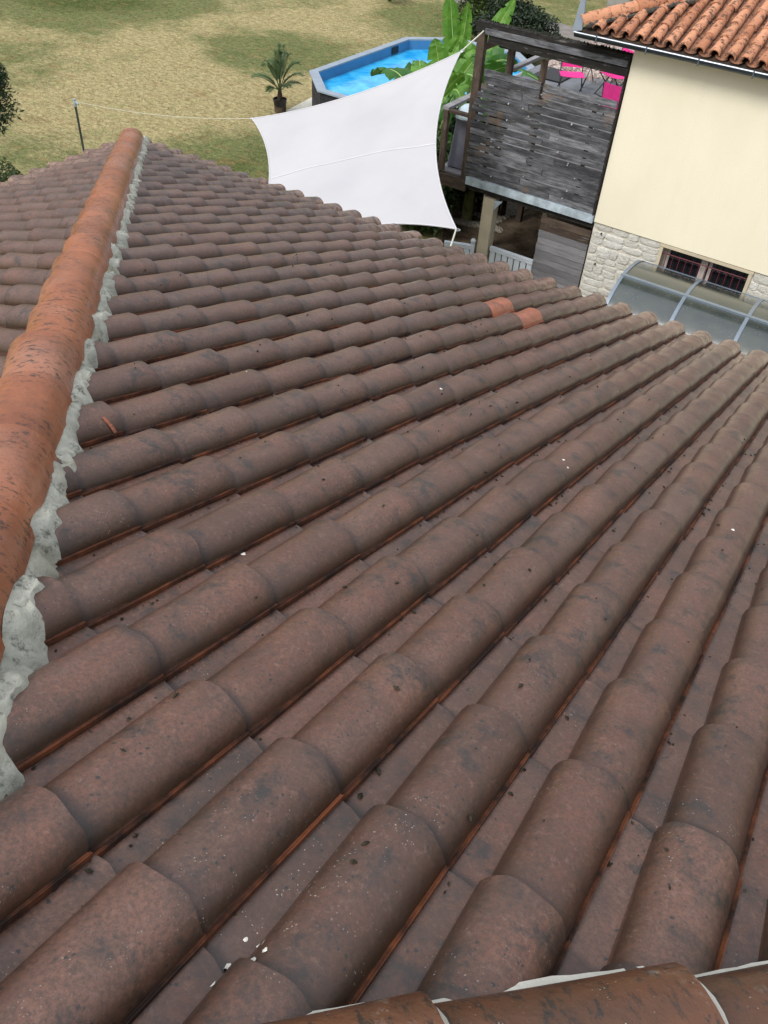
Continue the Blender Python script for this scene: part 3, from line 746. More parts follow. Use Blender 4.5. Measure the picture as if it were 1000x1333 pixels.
for r in range(9):
    for c in range(40):
        x = RX0+.27+c*PX; y = RY0-.03+r*.345
        if x-RX0 < (y-RY0)+.10: continue
        if x > 4.0: continue
        for kind in (0, 1):
            xx = x+(PX/2 if kind else 0)
            ang = Matrix.Rotation(rth+rnd(-.01, .01), 4, 'X') @ Matrix.Rotation(rnd(-.03, .03), 4, 'Z')
            MW = Matrix.Translation((xx+rnd(-.006, .006), y+rnd(-.012, .012)+(.0 if not kind else -.005), RZ0+(y-RY0)*NPT+(.062 if kind == 0 else .058)+(0 if kind else .0))) @ ang
            if project(MW.translation)[0] > 1080: continue
            o = link_mesh('cover_tile' if kind == 0 else 'channel_tile', random.choice(cov) if kind == 0 else chn, rdo, MW, RW)
# hip of that roof: big rough caps with dark mortar
hcap = [canal(.125, .105, .47, True, 10).mesh('hip_cap', M_SAL, True, auto=50) for k in (0,)]
hd = Vector((1, 1, NPT)).normalized()
s = -.02
b = MB()
for i in range(8):
    c = Vector((RX0+.02, RY0+.02, RZ0+.085))+hd*(s)
    rz = Matrix.Rotation(R_(-45)+rnd(-.04, .04), 4, 'Z') @ Matrix.Rotation(math.asin(hd.z)+.02, 4, 'X')
    link_mesh('hip_cap', hcap[0], rdo, Matrix.Translation(c) @ rz, RW)
    s += .40
for i in range(34):
    sx = .08+i*.09; c = Vector((RX0+.02, RY0+.02, RZ0+.06))+hd*sx+Vector((.095, -.095, 0)).normalized()*rnd(.11, .15)
    b.tube([c-hd*.05, c+Vector((0, 0, rnd(.0, .02))), c+hd*.06], [.02, rnd(.025, .04), .018], 6)
b.build('hip_mortar', simple('dark_mortar', (.075, .07, .06), .95, .4, 20, .6), rdo, True)
# gutter, brackets, fascia, soffit
b = MB(); rows = []
gx0, gx1 = RX0-.03, 4.4
for x in (gx0, gx1):
    rows.append([(x, 11.715-.065*math.cos(a), -1.53-.065*math.sin(a)) for a in [math.pi*k/10 for k in range(11)]])
b.grid(rows); b.f += [tuple(reversed(q)) for q in b.f]; b.mi *= 2; b.at *= 2
gut = b.build('gutter', M_GUT, nh, True)
b = MB(); b.tube([(gx0, 11.65, -1.525), (gx1, 11.65, -1.525)], .011, 8); b.build('gutter_lip', M_GUTL, gut, True)
b = MB(); b.add([(gx0, 11.65, -1.53), (gx0, 11.78, -1.53), (gx0, 11.75, -1.59), (gx0, 11.68, -1.59)], [(0, 1, 2, 3), (3, 2, 1, 0)]); b.build('gutter_end', M_GUT, gut)
for k in range(12):
    x = gx0+.33+k*.72; b = MB(); b.bbox((x, 11.636, -1.60), (x+.02, 11.66, -1.515), .003); b.build('gutter_bracket', M_GUT, gut)
b = MB(); b.box((RX0, 11.79, -1.615), (gx1, 11.82, -1.50)); b.build('fascia', M_CREAM, nh)
b = MB(); b.box((RX0, 11.822, -1.605), (gx1, 12.35, -1.585)); b.box((RX0, 12.35, -1.605), (NX0-.002, NY1, -1.585)); b.build('soffit', M_CREAM, nh)
b = MB(); b.add([(RX0-.08, 11.70, -1.53), (RX0+.06, 11.70, -1.50), (RX0+.03, 11.70, -1.13), (RX0-.035, 11.70, -1.10), (RX0-.08, 11.725, -1.53), (RX0+.06, 11.725, -1.50), (RX0+.03, 11.725, -1.13), (RX0-.035, 11.725, -1.10)], [(0, 1, 2, 3), (7, 6, 5, 4), (0, 3, 7, 4), (1, 5, 6, 2), (3, 2, 6, 7)]); b.build('metal_upstand', M_RIM, nh)

# ---- polycarbonate awning
awn = empty('glazed_awning', (-2.51, 11.0, G+0), 'curved awning of tinted polycarbonate panels under the barred window', 'awning')
prof = []
for k in range(13):
    a = k/12; prof.append(a)
def apf(t):
    pts = [(11.985, -4.50), (11.75, -4.385), (11.4, -4.31), (11.0, -4.32), (10.68, -4.46), (10.42, -4.72), (10.28, -5.0), (10.2, -5.3)]
    f_ = t*(len(pts)-1); i = min(int(f_), len(pts)-2); u = f_-i
    p0, p1, p2, p3 = (pts[max(0, i-1)], pts[i], pts[i+1], pts[min(len(pts)-1, i+2)])
    q = []
    for c in (0, 1):
        q.append(.5*((2*p1[c])+(-p0[c]+p2[c])*u+(2*p0[c]-5*p1[c]+4*p2[c]-p3[c])*u*u+(-p0[c]+3*p1[c]-3*p2[c]+p3[c])*u**3))
    return q
Mp = Mat('tinted_polycarbonate', .16, .6); _w = Mp.coord('world')
_k = Mp.mix(Mp.rng(Mp.noise(_w, 2.5, 4, .6), .3, .7), (.022, .032, .034), (.044, .056, .048))
_k = Mp.mix(Mp.math('MULTIPLY', Mp.rng(Mp.voro(_w, 26), .07, .12, .5, 0), Mp.rng(Mp.noise(_w, 4, 2), .45, .6)), _k, (.45, .48, .45))
Mp.b.inputs['Coat Weight'].default_value = 1; Mp.b.inputs['Coat Roughness'].default_value = .1; Mp.b.inputs['Coat IOR'].default_value = 1.45
Mp.color(_k); Mp.rough(Mp.rng(Mp.noise(_w, 7, 4), .3, .7, .12, .3)); M_POLY = Mp.m
ribs = [-2.51, -1.55, -.64, .27, 1.18, 2.09]; tm = 3/7
for i in range(5):
    for (t0, t1) in ((0.0, tm), (tm, 1.0)):
        rows = [[(x, apf(t0+(t1-t0)*k/8)[0], apf(t0+(t1-t0)*k/8)[1]) for x in (ribs[i], ribs[i+1])] for k in range(9)]
        b = MB(); b.grid(rows); b.grid([[(x, y, z-.008) for x, y, z in r[::-1]] for r in rows]); b.build('panel', M_POLY, awn, True)
for x in ribs:
    rows = []
    for k in range(17):
        y, z = apf(k/16); y2, z2 = apf(min(1, k/16+.01)); ny, nz = -(z2-z), (y2-y); l = math.hypot(ny, nz) or 1; ny, nz = -ny/l*.014, -nz/l*.014
        if nz < 0 and k < 12: ny, nz = -ny, -nz
        rows.append([(x-.025, y, z-.012), (x-.025, y+ny, z+abs(nz)), (x+.025, y+ny, z+abs(nz)), (x+.025, y, z-.012)])
    rows[-1] = [(q[0], q[1]-.012 if j in (1, 2) else q[1], q[2]) for j, q in enumerate(rows[-1])]
    b = MB(); b.grid(rows, closed=True); b.build('rib', M_GREYFR, awn, True, auto=35)
y, z = apf(tm); b = MB(); b.bbox((-2.54, y-.03, z-.012), (2.1, y+.03, z+.020), .006); b.build('rail', M_GREYFR, awn)
b = MB(); b.bbox((-2.54, 11.95, -4.515), (2.1, 11.985, -4.47), .004); b.build('wall_rail', M_GREYFR, awn)
y, z = apf(1); b = MB(); b.bbox((-2.54, y-.04, z-.03), (2.1, y+.02, z+.03), .006); b.build('front_rail', M_GREYFR, awn)
for x in (-2.45, -.2, 2.0):
    b = MB(); b.bbox((x, 10.23, G), (x+.06, 10.29, -5.27), .005); b.build('leg', M_GREYFR, awn)

# ================================================================ TIMBER DECK WITH BOARDED SCREEN
DX0, DX1, DY0, DY1, DZ = -6.42, NX0-.012, 12.0, 17.12, -4.06
dk = empty('timber_deck', (-5, 13, G), 'raised timber deck with dark weathered board screen beside the yellow wall', 'deck')
def plank(name, a, b_, mat, parent=dk, bev=.006):
    q = MB(); q.bbox(a, b_, bev); return q.build(name, mat, parent)
random.seed(31)
# floor boards
y = DY0+.05
while y < DY1:
    plank('floor_board', (DX0+.01, y, DZ-.03), (DX1-.01, y+.135, DZ), M_CLAD); y += .142
# joists and edge beam
plank('edge_beam', (DX0, DY0-.02, DZ-.22), (-5.80, DY0+.045, DZ-.035), M_BEAM)
plank('flashing', (-5.80, DY0-.035, DZ-.085), (DX1-.004, DY0+.045, DZ+.045), M_ZINC)
plank('edge_beam', (-5.79, DY0+.05, DZ-.19), (DX1-.01, DY0+.09, DZ-.035), M_BLACKW)
for x in (-6.3, -5.6, -4.9, -4.2, -3.6): plank('joist', (x, DY0+.095, DZ-.2), (x+.06, DY1, DZ-.035), M_BEAMY)
# screen boards
SX0, SX1, SXM = -5.80, -3.505, -4.72
nb = 15; zt = -2.345; pitch = (zt-(DZ+.05))/nb
for i in range(nb):
    z1 = zt-i*pitch; xl = -5.69 if i < 2 else (-5.74 if i == 2 else -5.83)
    if i < 2: spans = [(xl, -4.735), (-4.695, SX1)]
    elif i in (4, 8, 12): spans = [(xl, SX1)]
    else:
        xm = rnd(-5.1, -4.1); spans = [(xl, xm-.003), (xm+.003, SX1)]
    for k_, (a0, a1) in enumerate(spans):
        gap = rnd(.016, .026) if not (k_ == 0 and i in (3, 5, 6, 7)) else rnd(.022, .03)
        a0 += rnd(-.015, .015) if k_ == 0 else 0; a1 += rnd(-.012, .0) if a1 == SX1 else 0
        dy = rnd(-.007, .007); q = MB(); tilt = rnd(-.006, .006)
        q.bbox((a0, DY0-.035+dy, z1-pitch+gap), (a1, DY0-.010+dy, z1), .004)
        for v in q.v: v.z += tilt*(v.x-SXM)
        q.build('screen_board', M_PLANK, dk)
plank('screen_batten', (-4.732, DY0-.04, zt-pitch*2), (-4.698, DY0-.004, zt+.005), M_BLACKW)
for x in (-5.5, -4.72, -3.85): plank('screen_stud', (x-.03, DY0-.004, DZ+.05), (x+.03, DY0+.04, zt-.02), M_BEAMZ)
# a few pale bird droppings / nail heads on the boards
for i in range(17):
    x, z = rnd(-5.7, -3.7), rnd(-3.95, -2.4); r = rnd(.008, .014) if i < 18 else rnd(.018, .026)
    q = MB(); q.tube([(x, DY0-.03, z), (x, DY0-.048, z)], r, 7); q.build('nail_cap', M_ZINC if i % 3 else M_WFR, dk)
# posts
plank('post', (-5.90, DY0-.03, DZ-.03), (-5.765, DY0+.07, -1.86), M_BEAMZ)
plank('post', (SX1+.003, DY0-.045, DZ+.047), (DX1-.004, DY0+.05, -1.86), M_BLACKW)
plank('post', (-5.80, 12.90, DZ), (-5.70, 13.0, -2.12), M_BEAMZ)
plank('post', (-5.78, 14.25, DZ), (-5.68, 14.35, -2.66), M_BEAMZ)
plank('post', (DX0+.05, DY0, DZ), (DX0+.14, DY0+.09, -3.09), M_BEAMZ)
plank('post', (DX0+.05, 13.6, DZ), (DX0+.14, 13.7, -3.09), M_BEAMZ)
# beams
plank('top_beam', (-5.93, DY0-.05, -1.86), (DX1-.01, DY0+.10, -1.73), M_BLACKW, bev=.012)
plank('beam_face', (-5.76, DY0-.075, -1.875), (DX1-.02, DY0-.051, -1.795), M_PLANK)
plank('beam_face', (-5.70, DY0-.048, -1.99), (DX1-.02, DY0-.026, -1.863), M_BLACKW)
plank('second_beam', (-5.84, 12.86, -2.12), (DX1-.01, 13.04, -1.97), M_BLACKW, bev=.012)
plank('second_beam_board', (-5.70, 12.83, -2.24), (DX1-.01, 12.855, -2.02), M_BLACKW)
plank('side_beam', (-5.85, DY0+.075, -2.12), (-5.77, 12.855, -2.03), M_BEAMY)
plank('handrail', (-5.79, 13.005, -2.60), (-5.70, 14.35, -2.55), M_CLAD)
plank('handrail', (DX0+.03, DY0+.0, -3.09), (DX0+.15, 13.7, -3.045), M_CLAD)
plank('handrail', (DX0+.155, DY0+.0, -3.12), (-5.91, DY0+.09, -3.075), M_BEAM)
# dark moss and dirt lying on the beams
b = MB()
for i in range(260):
    x = rnd(-5.9, -3.5); on2 = random.random() < .4; yy = rnd(12.87, 13.03) if on2 else rnd(DY0-.045, DY0+.095); z = -1.97 if on2 else -1.73
    s_ = rnd(.006, .018)
    b.tube([(x-s_, yy, z), (x, yy+rnd(-.01, .01), z+s_*.7), (x+s_, yy, z)], [s_*.5, s_, s_*.4], 5)
tag(b.build('moss', simple('black_moss', (.028, .03, .018), .95, .5, 30, .3), dk), kind='stuff')
# under the deck: cream posts with bracket, cladding
for (x0, x1, y0, y1) in ((-5.445, -5.235, DY0+.02, DY0+.22), (-4.44, -4.36, DY0+.25, DY0+.37)):
    plank('cream_post', (x0, y0, G), (x1, y1, DZ-.222), M_CREAM, bev=.008)
q = MB(); q.add([(-5.233, DY0+.03, -4.30), (-5.10, DY0+.03, -4.285), (-5.233, DY0+.03, -4.46), (-5.233, DY0+.06, -4.30), (-5.10, DY0+.06, -4.285), (-5.233, DY0+.06, -4.46)], [(0, 2, 1), (3, 4, 5), (0, 1, 4, 3), (1, 2, 5, 4), (0, 3, 5, 2)]); q.build('post_bracket', M_ZINC, dk)
z = DZ-.225; i = 0
while z > G+.1:
    hgt = .115; q = MB(); dy = rnd(-.003, .003)
    q.bbox((-4.345+rnd(-.006, .006), DY0-.005+dy, z-hgt+rnd(.004, .009)), (NX0-.008+rnd(-.004, .0), DY0+.02+dy, z), .004); q.build('cladding_board', M_CLAD if i > 1 else M_BEAM, dk); z -= hgt; i += 1
plank('cladding_stud', (-4.33, DY0+.022, G), (-4.27, DY0+.08, DZ-.225), M_BEAMZ)
for y in (13.9, 15.6):
    for x in (-6.35, -3.7): plank('support_post', (x, y, G), (x+.12, y+.12, DZ-.201), M_BEAMZ)

# terrace at the back
b = MB(); b.box((-7.95, 17.15, G), (-3.6, 23, -4.16)); tag(b.build('terrace', M_CANTI), kind='structure')
tr = bpy.data.objects['terrace']; TRW = WL['terrace']
random.seed(3)
x = -7.9
while x < -3.7:
    y = 17.2
    while y < 18.8:
        q = MB(); q.bbox((x, y, -4.158), (x+.49, y+.38, -4.10+rnd(-.002, .002)), .004); o = q.build('paving_slab', M_PAVE, tr); y += .385
    x += .495
flat_poly('gravel', [(-7.9, 18.76), (-3.7, 18.76), (-3.7, 22.9), (-7.9, 22.9)], -4.12, M_GRAVEL, 'stuff')
b = MB(); random.seed(8)
for i in range(900):
    x, y = rnd(-7.8, -3.8), rnd(18.8, 22.5); r = rnd(.02, .045)
    b.tube([(x-r, y, -4.115), (x, y, -4.105+r*.5), (x+r, y, -4.115)], [r*.5, r, r*.4], 5)
tag(b.build('gravel_stones', M_GRAVEL), kind='stuff')

# picket gates
def picket(p0, p1, htop, label, post=False):
    p0 = Vector((*p0, G)); p1 = Vector((*p1, G)); L = (p1-p0).length; d_ = (p1-p0).normalized(); ang = math.atan2(d_.y, d_.x)
    e = empty('picket_gate', p0, label, 'gate'); MR = Matrix.Translation(p0) @ Matrix.Rotation(ang, 4, 'Z')
    n = max(2, int(L/.115)); wd = L/n
    for i in range(n):
        q = MB(); q.bbox((i*wd+.010, -.012, .06), ((i+1)*wd-.010, .012, htop-.035), .003, 0, MR); q.build('picket', M_WHITE, e)
    for z in (htop-.07, .15):
        q = MB(); q.bbox((0, -.03, z), (L, -.0125, z+.05), .004, 0, MR); q.build('rail', M_WHITE, e)
        q = MB(); q.bbox((0, .0125, z), (L, .03, z+.05), .004, 0, MR); q.build('rail', M_WHITE, e)
    q = MB(); q.bbox((0, -.035, htop-.02), (L, .035, htop), .006, 0, MR); q.build('top_rail', M_WHITE, e)
    if post:
        q = MB(); q.bbox((L, -.035, 0), (L+.07, .035, htop+.03), .006, 0, MR); q.build('gate_post', M_WHITE, e)
        q = MB(); rows = [[(L+.035+.045*math.sin(a)*math.cos(t_), .045*math.sin(a)*math.sin(t_), htop+.075+.045*math.cos(a)) for t_ in [2*math.pi*k/10 for k in range(10)]] for a in [math.pi*k/7 for k in range(8)]]
        q.grid(rows, closed=True, M=MR); q.build('ball_finial', M_WHITE, e, True)
picket((-5.20, 12.06), (-4.36, 12.06), 1.10, 'white slatted gate between the cream post and the grey board cladding')
picket((-5.95, 11.75), (-5.52, 11.93), 1.07, 'short white slatted gate with ball finial left of the cream post', True)

# stake fence and pebble edge under the deck
sf = empty('stake_fence', (-7.2, 15.6, G), 'dark rough stakes standing behind the deck left of the cream post', 'fence')
random.seed(13)
for i in range(14):
    x = -8.3+i*.125; y = 14.95+i*.055+rnd(-.02, .02); h = rnd(.95, 1.35); r = rnd(.035, .06)
    q = MB(); q.tube([(x, y, G), (x+rnd(-.01, .01), y, G+h*.5), (x+rnd(-.03, .03), y, G+h)], [r, r*.95, r*.8], 7); q.build('stake', M_STAKE, sf, True)
b = MB(); random.seed(17)
def peb(x, y, r): b.tube([(x-r, y, G+.01), (x-r*.2, y+rnd(-.01, .01), G+r*.7), (x+r, y, G+.01)], [r*.45, r*.9, r*.35], 6)
for i in range(520):
    t_ = random.random(); peb(-8.0+1.6*t_+rnd(-.1, .1), 14.5+.45*t_+rnd(-.07, .07), rnd(.03, .06))
for i in range(1500):
    t_ = random.random(); w_ = rnd(-.4, .4); peb(-7.0+.35*t_+w_, 15.3+2.1*t_+rnd(-.1, .1), rnd(.025, .05))
tag(b.build('pebbles', M_PEB, smooth=True), kind='stuff')

# ================================================================ FURNITURE ON THE TERRACE
def folding_chair(loc, rz, label):
    """director style: pink sling seat and back on dark tubes; faces local -y"""
    e = empty('folding_chair', loc, label, 'chair', 'pink folding chairs on the terrace', rz=rz)
    sw = .25
    for s_ in (-1, 1):
        q = MB(); q.tube([(s_*sw, .22, 0), (s_*sw, -.20, .44)], .013, 6); q.build('leg', M_DMET, e, True, local=True)
        q = MB(); q.tube([(s_*(sw-.02), -.24, 0), (s_*(sw-.02), .17, .42), (s_*(sw-.02), .27, .88)], .013, 6); q.build('back_frame', M_DMET, e, True, local=True)
    q = MB(); q.tube([(-sw, .22, .02), (sw, .22, .02)], .010, 6); q.tube([(-sw, -.23, .02), (sw, -.23, .02)], .010, 6); q.build('crossbar', M_DMET, e, True, local=True)
    q = MB(); rows = [[(x, -.22+.42*k/6, .445-.03*math.sin(math.pi*k/6)-.012*(1-abs(x)/sw)) for x in (-sw, -sw/2, 0, sw/2, sw)] for k in range(7)]
    q.grid(rows); q.grid([[(x, y, z-.006) for x, y, z in r[::-1]] for r in rows]); q.build('seat', M_PINK, e, True, local=True)
    q = MB(); rows = [[(x, .195+.07*k/5+.015*(1-(x/sw)**2), .52+.36*k/5) for x in (-sw+.01, -sw/2, 0, sw/2, sw-.01)] for k in range(6)]
    q.grid(rows); q.grid([[(x, y+.006, z) for x, y, z in r[::-1]] for r in rows]); q.build('backrest', M_PINK, e, True, local=True)
    return e
folding_chair((-6.40, 17.42, -4.10), R_(33), 'pink folding chair with full back and seat in view beside the black mat')
folding_chair((-5.74, 18.10, -4.10), R_(-30), 'pink folding chair right of the table, its seat half under the beam')
folding_chair((-4.83, 15.95, -4.06), R_(172), 'pink folding chair lowest in view, only its back showing by the dark post')
tb = empty('folding_table', (-6.15, 18.50, -4.10), 'dark folding table with crossed legs between the pink chairs', 'table')
b = MB(); b.bbox((-.35, -.35, .70), (.35, .35, .725), .005); b.build('tabletop', M_DMET, tb, local=True)
for s_ in (-1, 1):
    for k in (-1, 1):
        b = MB(); b.tube([(s_*.28, -k*.3, .01), (s_*.28, k*.3, .70)], .011, 6); b.build('leg', M_DMET, tb, True, local=True)
bx = MB(); bx.bbox((-7.62, 18.12, -4.097), (-6.92, 19.0, -4.065), .01)
tag(bx.build('black_mat', M_POT), 'black mat on the terrace left of the first pink chair', 'mat')

# covered barbecue
bq = empty('covered_barbecue', (-6.12, 12.45, DZ), 'barbecue under grey cover with pale top, on the deck left of the board screen', 'barbecue')
rows = []
for (z, rx, ry) in ((0.02, .24, .24), (.12, .235, .23), (.5, .19, .19), (.72, .175, .18), (.80, .19, .19)):
    rows.append([(rx*math.copysign(abs(math.cos(a))**.6, math.cos(a))*(1+.07*math.sin(a*5+z*3)), ry*math.copysign(abs(math.sin(a))**.6, math.sin(a))*(1+.07*math.sin(a*5+z*3)), z) for a in [2*math.pi*k/40 for k in range(40)]])
b = MB(); b.grid(rows, closed=True); b.build('cover_skirt', M_GREYF, bq, True, local=True)
rows = [[(.21*math.cos(p_)**.7*math.copysign(abs(math.cos(a))**.7, math.cos(a)), .20*math.cos(p_)**.7*math.copysign(abs(math.sin(a))**.7, math.sin(a)), .79+.20*math.sin(p_)) for a in [2*math.pi*k/24 for k in range(24)]] for p_ in [math.pi/2*k/7*.999 for k in range(8)]]
b = MB(); b.grid(rows, closed=True); b.build('cover_top', M_LGREY, bq, True, local=True)

# ================================================================ SHADE SAIL
A_, B_, C_, D_ = Vector((-9.36, 10.72, -3.62)), Vector((-5.79, 11.3, -2.01)), Vector((-3.86, 8.09, -3.0)), Vector((-6.35, 6.9, -3.9))
cen = (A_+B_+C_+D_)/4
def bow(a, b_, amt):
    return lambda t: a.lerp(b_, t)+((cen-(a+b_)/2).normalized())*(a-b_).length*amt*4*t*(1-t)
eAB, eBC, eDC, eAD = bow(A_, B_, .075), bow(B_, C_, .085), bow(D_, C_, .16), bow(A_, D_, .085)
def sail(u, v):
    Pc = A_.lerp(B_, u).lerp(D_.lerp(C_, u), v)
    r_ = Vector((0, 0, 0)); z_ = 0
    for (cu, cv) in ((0, 0), (1, 0), (1, 1), (0, 1)):
        du, dv = abs(u-cu), abs(v-cv); rr = math.hypot(du, dv); z_ += .011*math.sin(math.atan2(dv, du)*13)*math.exp(-rr*3.6)*min(1, rr*14)
    edge_ = min(u, 1-u, v, 1-v); z_ = (z_+.012*noise.noise(Vector((u*5, v*5, 2))))*min(1, edge_*12)
    return eAB(u).lerp(eDC(u), v)+eAD(v).lerp(eBC(v), u)-Pc+Vector((0, 0, z_))
b = MB(); n = 70
top = [[sail(i/n, j/n) for i in range(n+1)] for j in range(n+1)]
b.grid(top); 
sl_ = b.build('shade_sail', M_SAIL, None, True, auto=80); tag(sl_, 'white four-cornered shade sail stretched between the tiled roof and the deck', 'shade sail')
b = MB()
for fn in (lambda t: sail(t, 0), lambda t: sail(1, t), lambda t: sail(t, 1), lambda t: sail(0, t)): b.tube([fn(k/24)+Vector((0, 0, .002)) for k in range(25)], .010, 5)
b.build('hem', M_SEAM, sl_, True)
b = MB(); rows = []
for k in range(41):
    p_ = sail(.985*k/40+.01, .50+.03*k/40); q_ = sail(.985*k/40+.01, .507+.03*k/40); rows.append([p_+Vector((0, 0, .004)), q_+Vector((0, 0, .004))])
b.grid(rows); b.f = [tuple(reversed(f_)) for f_ in b.f]; b.build('seam', M_SEAM, sl_, True)
for c_ in (A_, B_, C_, D_):
    dr = (cen-c_).normalized(); b = MB(); s2 = dr.cross(Vector((0, 0, 1))).normalized()
    b.tube([c_-dr*.03+(dr*math.cos(a)+s2*math.sin(a))*.03 for a in [2*math.pi*k/10 for k in range(11)]], .005, 5); b.build('corner_ring', M_GUTL, sl_, True)
pole_top = Vector((-13.87, 10.66, -4.30))
def rope(name, a, b_, sag, r, label):
    q = MB(); q.tube([a.lerp(b_, t/12)-Vector((0, 0, sag*4*(t/12)*(1-t/12))) for t in range(13)], r, 5)
    return tag(q.build('rope', M_ROPE, None, True), label, 'rope')
rope('rope', pole_top+Vector((.02, 0, -.02)), A_, .10, .005, 'thin white rope from the metal pole to the left corner of the sail')
rope('rope', B_, Vector((-5.78, 11.93, -1.84)), .0, .011, 'white rope from the upper sail corner to the deck post')
rope('rope', C_, Vector((-2.75, 5.75, -2.3)), .0, .010, 'pale rope from the lower right sail corner down behind the roof tiles')
rope('rope', D_, Vector((-5.4, 5.0, -2.5)), .0, .010, 'pale rope from the hidden sail corner to the house wall')
pe = empty('metal_pole', (pole_top.x, pole_top.y, G), 'slim dark metal pole in the lawn holding the sail rope', 'pole')
b = MB(); b.tube([(pole_top.x, pole_top.y, G), (pole_top.x, pole_top.y, -4.42)], .022, 8); b.build('shaft', simple('green_grey_metal', (.07, .085, .075), .5, .2, 6, .05), pe, True)
b = MB(); b.tube([(pole_top.x, pole_top.y, -4.42), (pole_top.x, pole_top.y, -4.28)], .030, 8); b.tube([(pole_top.x+.03, pole_top.y, -4.33), (pole_top.x+.09, pole_top.y, -4.36)], .018, 6); b.build('cap', M_ZINC, pe, True)

# ================================================================ SWIMMING POOL
pc = Vector((-11.05, 19.35)); hx, hy, ct = 2.05, 3.25, 1.05
def octo(o_): 
    x_, y_, c_ = hx+o_, hy+o_, ct+o_*.41
    return [(pc.x-x_, pc.y-y_+c_), (pc.x-x_, pc.y+y_-c_), (pc.x-x_+c_, pc.y+y_), (pc.x+x_-c_, pc.y+y_), (pc.x+x_, pc.y+y_-c_), (pc.x+x_, pc.y-y_+c_), (pc.x+x_-c_, pc.y-y_), (pc.x-x_+c_, pc.y-y_)]
pool = empty('swimming_pool', (pc.x, pc.y, G), 'above-ground octagonal pool with bright blue water, dark boards and grey coping', 'pool')
ZR = -4.90
oo, oi_ = octo(0), octo(-.20); ol = octo(-.06)
for k in range(8):
    a, b2 = oo[k], oo[(k+1) % 8]; a2, b3 = oi_[k], oi_[(k+1) % 8]
    q = MB(); q.add([(*a, ZR), (*b2, ZR), (*b3, ZR), (*a2, ZR), (*a, ZR-.035), (*b2, ZR-.035), (*b3, ZR-.035), (*a2, ZR-.035)], [(0, 3, 2, 1), (4, 5, 6, 7), (0, 1, 5, 4), (2, 3, 7, 6)]); q.f[0] = (0, 1, 2, 3) if False else q.f[0]
    q.f += []; q.build('coping_board', M_RIM, pool)
    c1, c2 = Vector((*ol[k], 0)), Vector((*ol[(k+1) % 8], 0)); L = (c2-c1).length; dd = (c2-c1)/L; nn = Vector((dd.y, -dd.x, 0))
    if nn.dot(Vector(((c1.x+c2.x)/2-pc.x, (c1.y+c2.y)/2-pc.y, 0))) < 0: nn = -nn
    nr = 8; hh = (ZR-.035-G)/nr
    for r in range(nr):
        q = MB(); z0 = G+r*hh+.004; z1 = G+(r+1)*hh-.004
        q.add([c1+Vector((0, 0, z0)), c2+Vector((0, 0, z0)), c2+Vector((0, 0, z1)), c1+Vector((0, 0, z1))]+[v-nn*.04 for v in [c1+Vector((0, 0, z0)), c2+Vector((0, 0, z0)), c2+Vector((0, 0, z1)), c1+Vector((0, 0, z1))]], [(0, 1, 2, 3), (7, 6, 5, 4), (0, 4, 5, 1), (3, 2, 6, 7)]); q.build('side_board', M_POOLW, pool)
q = MB(); q.add([(*p_, ZR-.036) for p_ in oi_]+[(*p_, G+.1) for p_ in oi_], [(k, (k+1) % 8, 8+(k+1) % 8, 8+k) for k in range(8)]+[tuple(range(8, 16))]); q.build('liner', M_LINER, pool)
# water sheet: sub-divided polygon
q = MB(); cc = (pc.x, pc.y)
rows = []
for s_ in [k/10 for k in range(1, 11)]:
    ring = []
    for k in range(8):
        for e_ in range(4):
            a, b2 = oi_[k], oi_[(k+1) % 8]; x = a[0]+(b2[0]-a[0])*e_/4; y = a[1]+(b2[1]-a[1])*e_/4
            ring.append((cc[0]+(x-cc[0])*s_, cc[1]+(y-cc[1])*s_, ZR-.26))
    rows.append(ring)
q.grid(rows, closed=True); q.add([rows[0][k] for k in range(32)], [tuple(range(31, -1, -1))]); q.f = [tuple(reversed(f_)) for f_ in q.f]
q.build('water', M_WATER, pool, True)
q = MB(); q.box((pc.x-hx+.205, 20.55, ZR-.22), (pc.x-hx+.23, 20.85, ZR-.06)); q.build('skimmer', M_POT, pool)

